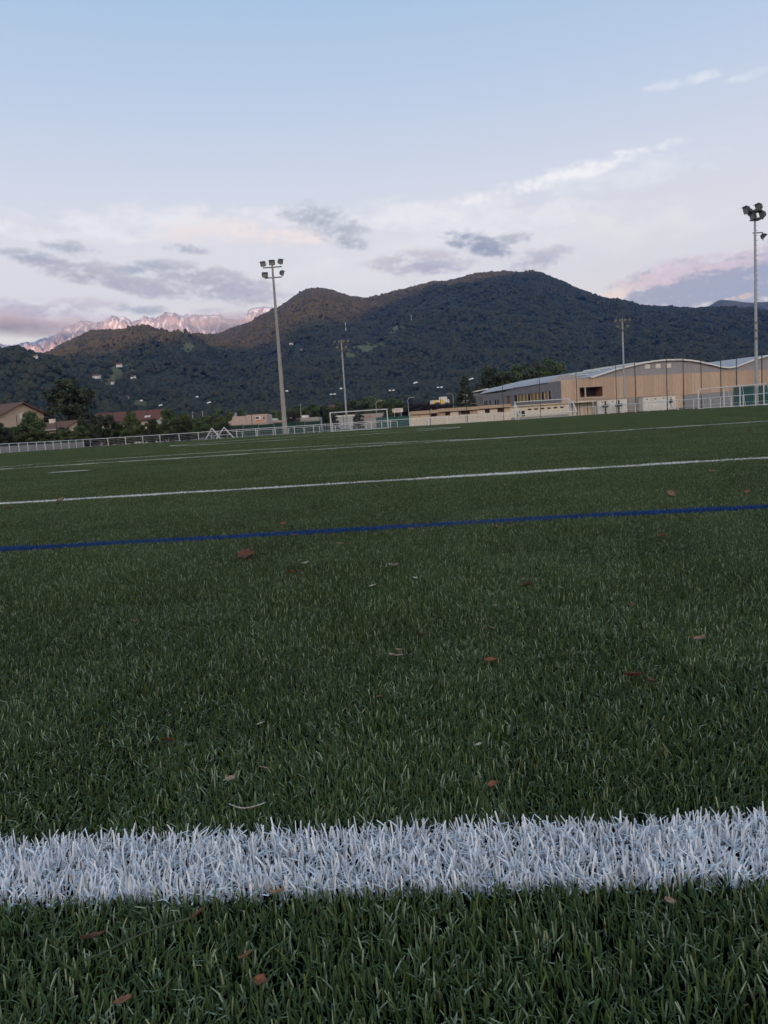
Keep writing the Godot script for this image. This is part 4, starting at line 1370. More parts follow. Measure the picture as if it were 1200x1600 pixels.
	# small pale house among the trees
	house("house", "tiny pale house showing between the trees above the far goal", Vector3(-46.9, 0, -400), 0.1, 3.2, 4.0, 11.0, 12.4, M.white_plain, M.roof_tile)
	# grey stand steps on the right
	t = thing("stand", "low grey concrete steps behind the railing on the far right", "stand", Vector3(40.5, 0, -104), -0.9)
	for k in 4:
		part_box(t, "step", Vector3(0, 0.25 + k * 0.5, -k * 0.7), Vector3(14.0, 0.48, 0.7), M.concrete)


# ---------------------------------------------------------------- trees

func leaf_cloud(seed_: int, clumps: Array, per: int, leaf: float, pal: Array) -> ArrayMesh:
	# clumps: [centre, radius, flatness]; each is a shell of leaf faces turned every way
	var r := RandomNumberGenerator.new()
	r.seed = seed_
	var v := PackedVector3Array()
	var nn := PackedVector3Array()
	var c := PackedColorArray()
	for cl in clumps:
		var tone: Color = pal[r.randi() % pal.size()]
		for k in int(per * cl[1] * cl[1]):
			var d := Vector3(r.randfn(), r.randfn(), r.randfn()).normalized()
			var rad: float = cl[1] * pow(r.randf(), 0.4)
			var p: Vector3 = cl[0] + Vector3(d.x * rad, d.y * rad * cl[2], d.z * rad)
			var n := (d + Vector3(r.randf_range(-0.8, 0.8), r.randf_range(-0.3, 1.0), r.randf_range(-0.8, 0.8))).normalized()
			var a := n.cross(Vector3(r.randf() - 0.5, r.randf() - 0.5, r.randf() - 0.5)).normalized()
			var b := n.cross(a)
			var l := leaf * r.randf_range(0.6, 1.4)
			var j := r.randf_range(0.75, 1.25)
			var col := Color(tone.r * j, tone.g * j, tone.b * j)
			for q in [p - a * l, p + b * l * 0.45, p + a * l, p - a * l, p + a * l, p - b * l * 0.45]:
				v.append(q)
				nn.append(n)
				c.append(col)
	var arr := []
	arr.resize(Mesh.ARRAY_MAX)
	arr[Mesh.ARRAY_VERTEX] = v
	arr[Mesh.ARRAY_NORMAL] = nn
	arr[Mesh.ARRAY_COLOR] = c
	var m := ArrayMesh.new()
	m.add_surface_from_arrays(Mesh.PRIMITIVE_TRIANGLES, arr)
	return m


func tree_meshes(seed_: int, kind: String, pal: Array) -> Array:
	# a tree one unit tall in shape but built at 10 m: [crown, trunk]
	var r := RandomNumberGenerator.new()
	r.seed = seed_
	var clumps := []
	var s := st()
	if kind == "round":
		tube(s, Vector3.ZERO, Vector3(0.1, 3.2, 0), 0.26, 0.2, 8)
		for k in 7:
			var a := TAU * k / 7.0 + r.randf()
			tube(s, Vector3(0.1, 2.6 + 0.15 * k, 0), Vector3(cos(a) * 2.4, 4.4 + r.randf() * 3.2, sin(a) * 2.4), 0.13, 0.04, 5)
		for k in 34:
			var d := Vector3(r.randfn(), r.randfn(), r.randfn()).normalized() * pow(r.randf(), 0.45)
			clumps.append([Vector3(d.x * 3.6, 5.9 + d.y * 3.3, d.z * 3.6), r.randf_range(0.7, 1.35), 0.8])
		return [leaf_cloud(seed_, clumps, 150, 0.24, pal), s.commit()]
	if kind == "conifer":
		tube(s, Vector3.ZERO, Vector3(0, 9.6, 0), 0.25, 0.04, 8)
		for k in 26:
			var y := 1.2 + 8.4 * k / 26.0
			var reach := (10.2 - y) * 0.3 * r.randf_range(0.75, 1.15)
			for q in 6:
				var a := r.randf() * TAU
				tube(s, Vector3(0, y, 0), Vector3(cos(a) * reach, y - 0.25, sin(a) * reach), 0.05, 0.02, 4)
				clumps.append([Vector3(cos(a) * reach * 0.75, y - 0.15, sin(a) * reach * 0.75), maxf(0.28, reach * 0.32), 0.35])
		return [leaf_cloud(seed_, clumps, 190, 0.2, pal), s.commit()]
	if kind == "broad":
		tube(s, Vector3.ZERO, Vector3(0, 4.2, 0.2), 0.3, 0.2, 8)
		for k in 8:
			var a := TAU * k / 8.0 + r.randf()
			tube(s, Vector3(0, 2.2 + 0.25 * k, 0.1), Vector3(cos(a) * 3.2, 4.0 + r.randf() * 4.4, sin(a) * 3.2), 0.14, 0.04, 5)
		for k in 92:
			var y := r.randf()
			var wdt := 3.9 * sqrt(1.0 - pow(y, 1.8)) + 0.5
			var a := r.randf() * TAU
			var q := sqrt(r.randf())
			clumps.append([Vector3(cos(a) * wdt * q, 0.9 + y * 8.4, sin(a) * wdt * q), r.randf_range(0.5, 1.1), 0.9])
		return [leaf_cloud(seed_, clumps, 150, 0.24, pal), s.commit()]
	# a shrub leafy to the ground
	for k in 5:
		tube(s, Vector3(r.randf_range(-0.4, 0.4), 0, 0), Vector3(r.randf_range(-2.4, 2.4), r.randf_range(4, 7), r.randf_range(-1.5, 1.5)), 0.12, 0.04, 5)
	for k in 110:
		var y := pow(r.randf(), 0.9)
		var wdt := 4.6 * sqrt(maxf(0.05, 1.0 - y * y)) * r.randf_range(0.7, 1.05)
		var a := r.randf() * TAU
		var q := sqrt(r.randf())
		clumps.append([Vector3(cos(a) * wdt * q, 0.9 + y * 8.0, sin(a) * wdt * q), r.randf_range(0.45, 1.0), 0.9])
	return [leaf_cloud(seed_, clumps, 130, 0.25, pal), s.commit()]


func build_trees() -> void:
	var dark := [Color(0.042, 0.052, 0.018), Color(0.056, 0.064, 0.024), Color(0.034, 0.044, 0.016)]
	var green := [Color(0.075, 0.105, 0.03), Color(0.1, 0.125, 0.036), Color(0.06, 0.088, 0.03)]
	var fresh := [Color(0.09, 0.12, 0.035), Color(0.11, 0.14, 0.04), Color(0.075, 0.105, 0.03)]
	var plum := [Color(0.045, 0.028, 0.026), Color(0.06, 0.034, 0.03), Color(0.034, 0.026, 0.022)]
	var kinds := {
		"dark_broad": tree_meshes(1, "broad", dark), "round": tree_meshes(2, "round", green), "round_b": tree_meshes(3, "round", dark), "conifer": tree_meshes(4, "conifer", dark),
		"shrub": tree_meshes(5, "shrub", green), "shrub_b": tree_meshes(6, "shrub", dark), "shrub_fresh": tree_meshes(7, "shrub", fresh), "plum": tree_meshes(8, "round", plum), "round_fresh": tree_meshes(9, "round", fresh)}
	# [kind, name, x, z, height, width factor, label, group]
	var list := [
		["dark_broad", "tree", -63.4, -136.5, 12.2, 1.05, "big dark spreading tree behind the peach house", ""],
		["shrub", "shrub", -58.4, -112.6, 5.9, 1.0, "tall dark shrub in front of the peach house", ""],
		["shrub_b", "shrub", -62.6, -110.5, 4.6, 1.3, "leafy shrub at the very left edge", ""],
		["shrub_fresh", "shrub", -54.0, -112.8, 3.0, 1.25, "low yellow green shrub below the brown roofed annexe", ""],
		["shrub", "shrub", -50.8, -112.4, 3.3, 1.2, "low green shrub right of the yellow green one", ""],
		["shrub_b", "shrub", -52.6, -117.0, 4.4, 0.9, "dark shrub behind the low ones, under the big tree", ""],
		["shrub_b", "shrub", -46.9, -113.2, 4.7, 1.0, "dark rounded shrub before the left end of the rust roof", ""],
		["shrub", "shrub", -43.6, -113.6, 5.0, 0.85, "dark green shrub before the middle of the rust roof", ""],
		["shrub_b", "shrub", -40.3, -113.4, 3.7, 1.0, "low dark shrub filling the gap below the skylight", ""],
		["shrub", "shrub", -37.9, -113.7, 5.1, 0.8, "tall green shrub at the right end of the rust roof", ""],
		["shrub_fresh", "shrub", -36.0, -115.5, 4.6, 0.7, "lighter green shrub beside the tall one", ""],
		["shrub", "shrub", -34.2, -115.5, 3.4, 1.2, "low green shrub left of the folded training goals", ""],
		["shrub_b", "shrub", -30.4, -117.2, 2.5, 1.2, "low dark shrub behind the folded training goals", ""],
		["round_fresh", "tree", -35.0, -133.3, 5.2, 1.1, "small yellow green tree left of the beige store", ""],
		["shrub_fresh", "shrub", -37.8, -134.0, 4.2, 1.0, "pale green bush beside the small yellow green tree", ""],
		["conifer", "conifer", 9.5, -170.9, 10.4, 1.15, "dark conifer rising above the tan terrace", ""],
		["round_b", "tree", 21.4, -231.5, 16.6, 0.95, "left one of the big trees behind the timber hall", "trees behind the timber hall"],
		["round", "tree", 27.0, -233.5, 16.2, 1.0, "second of the big trees behind the timber hall", "trees behind the timber hall"],
		["round_b", "tree", 32.6, -232.0, 17.4, 0.9, "third of the big trees behind the timber hall", "trees behind the timber hall"],
		["round", "tree", 37.2, -234.0, 17.2, 0.9, "rightmost of the big trees behind the timber hall", "trees behind the timber hall"]]
	# the hedge that closes the gaps along the left railing
	for k in 18:
		var x := -63.0 + k * 1.72
		var nth: String = ["leftmost", "second", "third", "fourth", "fifth", "sixth", "seventh", "eighth", "ninth", "tenth", "eleventh", "twelfth", "thirteenth", "fourteenth", "fifteenth", "sixteenth", "seventeenth", "rightmost"][k]
		plant(kinds[["shrub_b", "shrub", "shrub_b", "shrub_fresh"][(k * 5 + k / 4) % 4]], "hedge_plant", Vector3(x, 0, -112.9 - 0.03 * k - rng.randf() * 1.5), rng.randf_range(2.5, 3.9) - 0.05 * k, rng.randf_range(1.1, 1.5), nth + " leafy plant from the left in the low hedge behind the railing", "hedge plants behind the railing")
	for p in list:
		plant(kinds[p[0]], p[1], Vector3(p[2], 0, p[3]), p[4], p[5], p[6], p[7])
	# the line of trees beyond the far goal, named by what stands before them
	var row := [[-56.0, 7.2, "round", "green tree far behind the rust roof"], [-47.5, 6.6, "round_b", "dark tree rising behind the beige store's left half"], [-43.0, 6.9, "round_fresh", "light tree behind the store's roof unit"], [-38.6, 7.4, "round", "green tree just right of the tall mast"], [-34.0, 7.6, "round", "green tree above the grey shed, second from the tall mast"], [-29.6, 7.1, "round_b", "dark low tree above the grey shed's right end"], [-26.0, 7.4, "round", "green tree just left of the slim mast"], [-21.5, 7.9, "round_b", "green tree right behind the slim mast"], [-17.6, 8.3, "round", "tallest green tree above the far goal's crossbar"], [-13.0, 8.2, "round_fresh", "lighter tree above the far goal's right half"], [-8.8, 7.4, "round", "green tree behind the white billboard"], [-4.6, 6.4, "plum", "plum red tree right of the white billboard"], [-0.6, 5.9, "plum", "plum red tree above the left end of the terrace"], [3.4, 5.4, "plum", "low plum tree below the yellow panelled block"], [7.0, 5.2, "plum", "plum tree left of the conifer"]]
	for p in row:
		plant(kinds[p[2]], "tree", Vector3(p[0], 0, -228.5 - rng.randf() * 8.0), p[1] * 1.14, 1.05 + rng.randf() * 0.2, p[3], "trees beyond the far goal")
	var low := [[-27.2, -160.0, 4.6, "plum", "dark bush left of the far goal"], [-17.6, -150.0, 3.4, "shrub_b", "dark bush seen through the far goal's left half"], [-12.6, -150.0, 3.3, "shrub_b", "dark bush seen through the middle of the far goal"], [-7.2, -152.0, 3.0, "shrub_b", "dark bush seen through the far goal's right end"]]
	for p in low:
		plant(kinds[p[3]], "shrub", Vector3(p[0], 0, p[1]), p[2], 1.0, p[4], "bushes behind the far goal")


func plant(meshes: Array, called: String, at: Vector3, h: float, wide: float, label: String, group: String) -> void:
	var t := thing(called, label, "shrub" if called != "tree" and called != "conifer" else "tree", at, rng.randf() * TAU, group)
	var k := h / 9.6
	t.scale = Vector3(k * wide, k, k * wide)
	put(t, "crown", meshes[0], M.foliage)
	put(t, "trunk", meshes[1], M.bark)


# ---------------------------------------------------------------- street lamps

func build_lamps() -> void:
	var list := [[-57.6, -156.9, 8.6, 1, "street lamp above the rust red roof"], [-46.1, -157.6, 8.65, 1, "street lamp right of the leafy shrubs"], [-27.65, -158.7, 8.65, 1, "street lamp just right of the tall concrete mast"], [-16.5, -159.3, 8.45, 1, "street lamp touching the slim mast behind the goal"], [-1.3, -160.2, 8.65, 2, "tallest street lamp above the left end of the terrace"], [10.2, -160.9, 8.7, 2, "street lamp in front of the dark conifer"],
		[-62.3, -181.7, 8.5, 2, "farther street lamp right of the rust red roof"], [-50.8, -182.4, 8.4, 2, "farther street lamp left of the beige store"], [-21.1, -184.1, 8.5, 3, "twin headed street lamp left of the slim mast"], [-7.1, -184.9, 8.5, 3, "twin headed street lamp above the white billboard"], [4.35, -185.6, 8.5, 3, "twin headed street lamp over the yellow panelled block"]]
	for p in list:
		var t := thing("street_lamp", p[4], "street lamp", Vector3(p[0], 0, p[1]), 0.0, "street lamps with white heads")
		var s := st()
		tube(s, Vector3(0, -0.02, 0), Vector3(0, p[2] - 0.1, 0), 0.06, 0.04, 6)
		put(t, "pole", s, M.green_metal)
		var heads := [[0.0, 0.55]] if p[3] == 1 else ([[0.12, 0.95]] if p[3] == 2 else [[-0.42, 0.6], [0.42, 0.6]])
		for q in heads:
			s = st()
			var b := Basis(Vector3.BACK, 0.22 if p[3] == 2 else 0.06)
			var w: float = q[1]
			# a shallow tapered shell
			var pts := [[-0.5, 0.5], [-0.3, 0.9], [0.2, 1.0], [0.5, 0.6]]
			for i in 3:
				var a0 := Vector3(pts[i][0] * w, 0, 0)
				var a1 := Vector3(pts[i + 1][0] * w, 0, 0)
				for e in [[1.0, 0.0], [-1.0, 0.0], [0.0, 1.0], [0.0, -1.0]]:
					pass
				var h0: float = pts[i][1] * 0.16
				var h1: float = pts[i + 1][1] * 0.16
				var z0: float = pts[i][1] * 0.2
				var z1: float = pts[i + 1][1] * 0.2
				quad(s, b * (a0 + Vector3(0, h0, -z0)), b * (a1 + Vector3(0, h1, -z1)), b * (a1 + Vector3(0, h1, z1)), b * (a0 + Vector3(0, h0, z0)))
				quad(s, b * (a0 + Vector3(0, h0, z0)), b * (a1 + Vector3(0, h1, z1)), b * (a1 + Vector3(0, -0.12, z1)), b * (a0 + Vector3(0, -0.12, z0)))
				quad(s, b * (a0 + Vector3(0, h0, -z0)), b * (a1 + Vector3(0, h1, -z1)), b * (a1 + Vector3(0, -0.12, -z1)), b * (a0 + Vector3(0, -0.12, -z0)))
				quad(s, b * (a0 + Vector3(0, -0.12, z0)), b * (a1 + Vector3(0, -0.12, z1)), b * (a1 + Vector3(0, -0.12, -z1)), b * (a0 + Vector3(0, -0.12, -z0)))
			put(t, "lamp_head", s, M.lamp_white, Vector3(q[0], p[2], 0))
	var curved := [[-10.75, -179.7, 6.1, 1.0, "bent grey lamp post above the far goal's right end"], [-3.3, -180.1, 6.4, 1.0, "bent grey lamp post at the left end of the terrace"], [7.2, -180.7, 6.75, -1.0, "bent grey lamp post left of the conifer"], [-0.7, -240.4, 6.5, 1.0, "smaller bent lamp post among the plum trees"], [2.2, -240.5, 6.7, 1.0, "smaller bent lamp post left of the yellow panelled block"]]
	for p in curved:
		var t := thing("lamp_post", p[4], "lamp post", Vector3(p[0], 0, p[1]), 0.0, "bent grey lamp posts")
		var s := st()
		tube(s, Vector3(0, -0.02, 0), Vector3(0, p[2] - 0.7, 0), 0.09, 0.07, 8)
		var last := Vector3(0, p[2] - 0.7, 0)
		for k in 6:
			var a := (k + 1) / 6.0 * PI * 0.5
			var q := Vector3(p[3] * (1.0 - cos(a)) * 0.8, p[2] - 0.7 + sin(a) * 0.7, 0)
			tube(s, last, q, 0.06, 0.06, 6)
			last = q
		put(t, "pole", s, M.galvanised)
		part_box(t, "lamp_head", last + Vector3(p[3] * 0.35, -0.04, 0), Vector3(0.75, 0.1, 0.24), M.galvanised)
	for p in [[-47.4, -157.5, 5.6, "short pale post right of the shrubs, left one of two"], [-45.3, -157.6, 5.6, "short pale post right of the shrubs, right one of two"], [-25.1, -158.8, 5.8, "thin pale post before the grey shed"]]:
		var t := thing("post", p[3], "post", Vector3(p[0], 0, p[1]), 0.0, "thin pale posts behind the pitch")
		var s := st()
		tube(s, Vector3(0, -0.02, 0), Vector3(0, p[2], 0), 0.1, 0.07, 8)
		put(t, "pole", s, M.concrete)
		part_box(t, "cap", Vector3(0.12, p[2] + 0.03, 0), Vector3(0.5, 0.08, 0.14), M.concrete)


# ---------------------------------------------------------------- the person walking

func capsule_d(p: Vector3, a: Vector3, b: Vector3, ra: float, rb: float) -> float:
	var ab := b - a
	var t := clampf((p - a).dot(ab) / ab.length_squared(), 0.0, 1.0)
	return p.distance_to(a + ab * t) - lerpf(ra, rb, t)


func field(p: Vector3, bones: Array, k: float) -> float:
	var d := 9.0
	for b in bones:
		var e := capsule_d(p, b[0], b[1], b[2], b[3])
		var h := clampf(0.5 + 0.5 * (d - e) / k, 0.0, 1.0)
		d = lerpf(d, e, h) - k * h * (1.0 - h)
	return d


func nets(bones: Array, lo: Vector3, hi: Vector3, cell: float, k: float, keep = null) -> ArrayMesh:
	# surface nets of the joined capsules
	var n := Vector3i(((hi - lo) / cell).ceil()) + Vector3i.ONE
	var val := PackedFloat32Array()
	val.resize(n.x * n.y * n.z)
	for z in n.z:
		for y in n.y:
			for x in n.x:
				var p := lo + Vector3(x, y, z) * cell
				var d := field(p, bones, k)
				if keep != null:
					d = maxf(d, keep.call(p))
				val[x + n.x * (y + n.y * z)] = d
	var vid := {}
	var verts := PackedVector3Array()
	for z in n.z - 1:
		for y in n.y - 1:
			for x in n.x - 1:
				var sum := Vector3.ZERO
				var cnt := 0
				for e in [[0, 0, 0, 0], [0, 1, 0, 0], [0, 0, 1, 0], [0, 1, 1, 0], [1, 0, 0, 0], [1, 1, 0, 0], [1, 0, 1, 0], [1, 1, 1, 0], [2, 0, 0, 0], [2, 1, 0, 0], [2, 0, 1, 0], [2, 1, 1, 0]]:
					var a := Vector3i(x, y, z)
					var dv := Vector3i.ZERO
					if e[0] == 0:
						a += Vector3i(0, e[1], e[2])
						dv = Vector3i(1, 0, 0)
					elif e[0] == 1:
						a += Vector3i(e[1], 0, e[2])
						dv = Vector3i(0, 1, 0)
					else:
						a += Vector3i(e[1], e[2], 0)
						dv = Vector3i(0, 0, 1)
					var b := a + dv
					var va := val[a.x + n.x * (a.y + n.y * a.z)]
					var vb := val[b.x + n.x * (b.y + n.y * b.z)]
					if (va < 0.0) != (vb < 0.0):
						sum += Vector3(a) + Vector3(dv) * (va / (va - vb))
						cnt += 1
				if cnt:
					vid[Vector3i(x, y, z)] = verts.size()
					verts.append(lo + sum / cnt * cell)
	var s := st()
	s.set_smooth_group(0)
	for v in verts:
		s.add_vertex(v)
	for key in vid:
		var c: Vector3i = key
		var v0 := val[c.x + n.x * (c.y + n.y * c.z)]
		for ax in 3:
			var dv := Vector3i.ZERO
			dv[ax] = 1
			var o := c + dv
			var v1 := val[o.x + n.x * (o.y + n.y * o.z)]
			if (v0 < 0.0) == (v1 < 0.0):
				continue
			var du := Vector3i.ZERO
			du[(ax + 1) % 3] = 1
			var dw := Vector3i.ZERO
			dw[(ax + 2) % 3] = 1
			if not (vid.has(c - du) and vid.has(c - dw) and vid.has(c - du - dw)):
				continue
			var q := [vid[c], vid[c - du], vid[c - du - dw], vid[c - dw]]
			if v0 >= 0.0:
				q.reverse()
			for i in [0, 2, 1, 0, 3, 2]:
				s.add_index(q[i])
	s.generate_normals()
	return s.commit()


func build_person() -> void:
	var t := thing("person", "person in a black top walking past the long pale hut", "person", Vector3(35.9, 0, -114.3), -1.2)
	# mid stride, facing -z in their own frame
	var torso := [[Vector3(0, 1.0, 0), Vector3(0, 1.2, 0.0), 0.135, 0.14], [Vector3(0, 1.2, 0), Vector3(0, 1.38, -0.02), 0.14, 0.12], [Vector3(-0.15, 1.4, -0.02), Vector3(0.15, 1.4, -0.02), 0.07, 0.07]]
	var arms := [[Vector3(-0.2, 1.4, -0.02), Vector3(-0.25, 1.13, 0.1), 0.052, 0.042], [Vector3(0.2, 1.4, -0.02), Vector3(0.25, 1.13, -0.1), 0.052, 0.042]]
	var fore := [[Vector3(-0.25, 1.13, 0.1), Vector3(-0.25, 0.9, 0.04), 0.042, 0.03], [Vector3(0.25, 1.13, -0.1), Vector3(0.24, 0.93, -0.24), 0.042, 0.03]]
	var hands := []
	for sd in [-1.0, 1.0]:
		var w := Vector3(-0.25, 0.89, 0.04) if sd < 0 else Vector3(0.24, 0.92, -0.25)
		hands.append([w, w + Vector3(0, -0.07, -0.01), 0.034, 0.036])
		for f in 4:
			var fx := (f - 1.5) * 0.019
			hands.append([w + Vector3(0, -0.08, fx), w + Vector3(-sd * 0.02, -0.14 + absf(f - 1.6) * 0.01, fx * 1.1 - 0.005), 0.01, 0.008])
		hands.append([w + Vector3(0, -0.03, -0.03), w + Vector3(-sd * 0.01, -0.09, -0.065), 0.012, 0.009])
	var legs := [[Vector3(-0.09, 0.98, 0), Vector3(-0.1, 0.52, -0.2), 0.09, 0.06], [Vector3(-0.1, 0.52, -0.2), Vector3(-0.1, 0.1, -0.3), 0.058, 0.04], [Vector3(-0.1, 0.05, -0.28), Vector3(-0.1, 0.05, -0.46), 0.045, 0.035], [Vector3(0.09, 0.98, 0), Vector3(0.1, 0.54, 0.08), 0.09, 0.06], [Vector3(0.1, 0.54, 0.08), Vector3(0.1, 0.16, 0.36), 0.058, 0.04], [Vector3(0.1, 0.12, 0.4), Vector3(0.1, 0.04, 0.26), 0.042, 0.034]]
	var head := [[Vector3(0, 1.42, -0.02), Vector3(0, 1.56, -0.03), 0.055, 0.055], [Vector3(0, 1.62, -0.03), Vector3(0, 1.69, -0.02), 0.085, 0.09], [Vector3(0, 1.58, -0.07), Vector3(0, 1.6, -0.06), 0.05, 0.05], [Vector3(0, 1.63, -0.115), Vector3(0, 1.61, -0.135), 0.012, 0.014], [Vector3(-0.09, 1.63, -0.02), Vector3(-0.095, 1.66, -0.015), 0.015, 0.018], [Vector3(0.09, 1.63, -0.02), Vector3(0.095, 1.66, -0.015), 0.015, 0.018]]
	put(t, "body", nets(torso + arms + fore + hands + legs + head, Vector3(-0.36, -0.02, -0.55), Vector3(0.36, 1.82, 0.5), 0.024, 0.03), M.skin)
	var fat := func(bones: Array, g: float) -> Array:
		var o := []
		for b in bones:
			o.append([b[0], b[1], b[2] + g, b[3] + g])
		return o
	put(t, "shirt", nets(fat.call(torso + arms, 0.022), Vector3(-0.4, 0.85, -0.3), Vector3(0.4, 1.55, 0.3), 0.024, 0.05, func(p: Vector3) -> float: return maxf(0.95 - p.y, p.y - 1.47)), M.black_cloth)
	put(t, "trousers", nets(fat.call([legs[0], legs[1], legs[3], legs[4]], 0.018), Vector3(-0.3, 0.05, -0.5), Vector3(0.3, 1.12, 0.55), 0.024, 0.05, func(p: Vector3) -> float: return maxf(0.14 - p.y, p.y - 1.03)), M.light_cloth)
	put(t, "hair", nets([[Vector3(0, 1.68, 0.0), Vector3(0, 1.71, 0.0), 0.1, 0.1]], Vector3(-0.15, 1.5, -0.2), Vector3(0.15, 1.86, 0.2), 0.02, 0.02, func(p: Vector3) -> float: return (1.66 - p.y) - maxf(0.0, p.z) * 1.2), M.hair)


# ---------------------------------------------------------------- leaves on the turf

func leaf_mesh(seed_: int, kind: int) -> ArrayMesh:
	# one unit long; kinds: 0 curled oval, 1 lobed, 2 narrow, 3 scrap
	var r := RandomNumberGenerator.new()
	r.seed = seed_
	var nl := 8
	var nw := 4
	var curl := r.randf_range(0.25, 0.6)
	var pts := []
	for i in nl + 1:
		var u := float(i) / nl
		var half := 0.36 * sin(PI * pow(u, 0.8))
		if kind == 1:
			half = (0.24 + 0.26 * absf(sin(u * PI * 2.6))) * sqrt(sin(PI * clampf(u, 0.03, 0.97)))
		elif kind == 2:
			half = 0.13 * sin(PI * u)
		elif kind == 3:
			half = 0.28 + r.randf_range(-0.09, 0.09)
		half *= r.randf_range(0.85, 1.15)
		var row := []
		for j in nw + 1:
			var v := 2.0 * j / nw - 1.0
			var y := curl * 0.5 * v * v * (0.4 + half) + 0.22 * pow(2.0 * u - 1.0, 2) * curl + r.randf_range(-0.015, 0.015)
			row.append(Vector3(u - 0.5, y + (0.02 * absf(v)), v * half))
		pts.append(row)
	var s := st()
	s.set_smooth_group(0)
	for i in nl:
		for j in nw:
			for p in [pts[i][j], pts[i + 1][j], pts[i + 1][j + 1], pts[i][j], pts[i + 1][j + 1], pts[i][j + 1]]:
				s.add_vertex(p)
	if kind < 2:
		for q in [[Vector3(-0.5, 0.05, 0.0), Vector3(-0.72, 0.1, 0.04)]]:
			var o := Vector3(0, 0, 0.018)
			for p in [q[0] - o, q[1] - o * 0.6, q[1] + o * 0.6, q[0] - o, q[1] + o * 0.6, q[0] + o]:
				s.add_vertex(p)
	s.index()
	s.generate_normals()
	return s.commit()


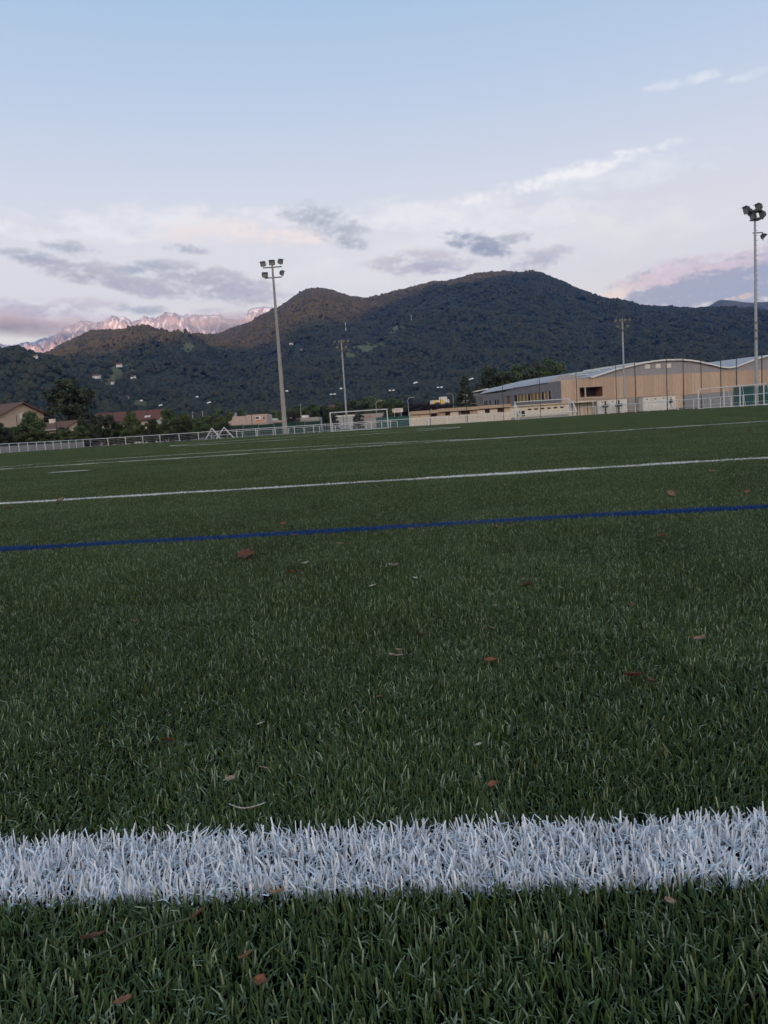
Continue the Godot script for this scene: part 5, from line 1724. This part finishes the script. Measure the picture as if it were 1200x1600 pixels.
func build_leaves() -> void:
	var tones := {"red": lin(0.2, 0.085, 0.055), "orange": lin(0.34, 0.13, 0.05), "tan": lin(0.36, 0.24, 0.15), "brown": lin(0.16, 0.09, 0.055), "beige": lin(0.5, 0.4, 0.3), "white": lin(0.62, 0.62, 0.6), "green": lin(0.09, 0.13, 0.06)}
	var veins := noise_tex(128, 0.08, Color(0.55, 0.5, 0.45), Color(1, 1, 1), 31)
	var mats := {}
	for k in tones:
		mats[k] = mat(tones[k], 0.75, veins, 40.0)
		mats[k].backlight_enabled = true
		mats[k].backlight = Color(0.2, 0.2, 0.2)
	# [x, z, length, kind, tone, label]
	var list := [
		[-0.68, -2.77, 0.062, 1, "red", "large reddish brown lobed leaf just below the blue line, left of centre"],
		[-0.45, -2.39, 0.03, 0, "orange", "small orange brown leaf below and right of the large lobed leaf"],
		[-0.71, -3.7, 0.032, 0, "orange", "orange leaf just beyond the blue line, left of centre"],
		[-0.59, -3.29, 0.03, 2, "beige", "pale sliver touching the near side of the blue line"],
		[-0.43, -2.56, 0.026, 2, "white", "white sliver right of the large lobed leaf"],
		[-0.35, -2.96, 0.024, 2, "beige", "beige sliver below the blue line near the centre"],
		[-0.17, -2.13, 0.026, 2, "white", "white sliver left of centre, two metres out"],
		[-0.12, -2.42, 0.03, 3, "white", "white scrap near the centre, above the other slivers"],
		[-0.05, -2.21, 0.013, 3, "white", "tiny white speck right of the white scrap"],
		[-0.08, -3.27, 0.028, 2, "beige", "beige sliver at the middle of the blue line"],
		[0.27, -3.16, 0.03, 3, "tan", "tan scrap just below the blue line, right of centre"],
		[0.25, -2.03, 0.036, 0, "brown", "brown upright curled leaf right of centre"],
		[0.15, -1.83, 0.016, 2, "beige", "tiny pale sliver below the brown upright leaf"],
		[0.12, -1.63, 0.016, 2, "beige", "tiny pale sliver midway between brown leaf and orange leaf"],
		[0.1, -1.4, 0.024, 0, "orange", "bright orange oval leaf right of centre in the middle ground"],
		[0.33, -1.28, 0.027, 1, "red", "reddish curled leaf on the right in the middle ground"],
		[0.352, -1.25, 0.018, 0, "brown", "small brown scrap beside the reddish curled leaf"],
		[-0.08, -1.46, 0.028, 2, "white", "white feather shaped sliver at the centre"],
		[-0.075, -1.5, 0.016, 2, "beige", "tiny pale stalk just beyond the white feather shaped sliver"],
		[-0.03, -1.6, 0.014, 0, "brown", "tiny brown fleck beyond the white feather shaped sliver"],
		[0.05, -1.03, 0.013, 2, "white", "small white scrap right of centre, nearer than the orange leaf"],
		[-0.41, -1.09, 0.022, 0, "orange", "small rusty leaf on the left above the broad white line"],
		[-0.28, -0.95, 0.016, 3, "beige", "beige chip close above the broad white line, left of centre"],
		[-0.24, -0.98, 0.014, 2, "beige", "thin beige sliver right of the beige chip"],
		[-0.28, -1.14, 0.014, 2, "white", "tiny white sliver above the beige chip"],
		[-0.1, -1.23, 0.014, 0, "brown", "tiny brown fleck at the centre, nearer than the white sliver"],
		[0.51, -1.48, 0.02, 3, "tan", "tan scrap at the right, level with the bright orange leaf"],
		[0.81, -2.71, 0.035, 0, "tan", "tan leaf at the right, below the blue line"],
		[1.24, -3.98, 0.055, 0, "tan", "tan leaf beyond the blue line, right side"],
		[1.91, -5.24, 0.06, 2, "beige", "pale leaf near the goal area line, right side"],
		[1.6, -3.93, 0.035, 0, "orange", "orange leaf at the right edge beyond the blue line"],
		[4.98, -12.14, 0.09, 0, "beige", "pale leaf far out on the right edge of the pitch"],
		[-3.03, -6.18, 0.075, 0, "tan", "pale leaf lying against the goal area line on the left"],
		[-3.22, -5.71, 0.07, 0, "beige", "beige leaf at the left edge before the goal area line"],
		[-0.75, -1.85, 0.018, 2, "tan", "tiny tan sliver at the left in the middle ground"],
		[-0.39, -1.53, 0.016, 0, "brown", "tiny brown fleck left of the white feather shaped sliver"],
		[0.46, -1.77, 0.014, 0, "brown", "tiny brown fleck at the right, beyond the tan scrap"],
		[-0.18, -0.61, 0.012, 0, "tan", "small tan leaf in front of the broad white line, left of centre"],
		[-0.16, -0.58, 0.013, 0, "orange", "rusty leaf nearer than the small tan one in the foreground"],
		[-0.27, -0.56, 0.016, 0, "orange", "orange brown leaf at the bottom left"],
		[-0.33, -0.64, 0.022, 2, "brown", "brown crumpled leaf at the left in front of the broad white line"],
		[-0.24, -0.67, 0.014, 0, "orange", "orange fleck just in front of the broad white line, left"],
		[0.2, -0.67, 0.012, 0, "tan", "tan fleck just in front of the broad white line, right"],
		[-0.17, -0.7, 0.014, 3, "beige", "beige fleck at the near edge of the broad white line"],
		[0.06, -0.91, 0.014, 0, "orange", "orange fleck just beyond the broad white line, right of centre"]]
	var meshes := []
	for k in 12:
		meshes.append(leaf_mesh(60 + k, k % 4))
	for k in list.size():
		var p: Array = list[k]
		var o := put(self, "fallen_leaf", meshes[(k % 3) * 4 + p[3]], mats[p[4]], Vector3(p[0], TIP + 0.001, p[1]))
		var l: float = p[2]
		l *= 1.05
		o.position.y += 0.003
		o.basis = Basis.from_euler(Vector3(rng.randf_range(0.1, 0.7), rng.randf_range(-0.7, 0.7) + (PI if k % 2 else 0.0), rng.randf_range(-0.3, 0.3))) * Basis.from_scale(Vector3(l, l, l))
		tag(o, p[5], "leaf", "dry leaves scattered on the turf")
	# two stalks lying on the fibres
	var s := st()
	var a := Vector3(-0.325, TIP + 0.004, -0.61)
	for k in 6:
		var b := Vector3(-0.325 + 0.0135 * (k + 1), TIP + 0.004 + 0.004 * sin(k * 0.5), -0.61 - 0.0085 * (k + 1) - 0.002 * sin(k * 0.6))
		tube(s, a, b, 0.0011, 0.001, 5)
		a = b
	tag(put(self, "grass_stalk", s, mats["green"]), "long straight green stalk lying in front of the broad white line", "stalk")
	s = st()
	a = Vector3(-0.265, TIP + 0.004, -0.885)
	for k in 6:
		var f := (k + 1) / 6.0
		var b := Vector3(-0.265 + 0.045 * f, TIP + 0.004, -0.885 + 0.012 * sin(f * PI))
		tube(s, a, b, 0.0009, 0.0009, 5)
		a = b
	tag(put(self, "grass_stalk", s, mats["white"]), "short curved white stalk lying just beyond the broad white line", "stalk")
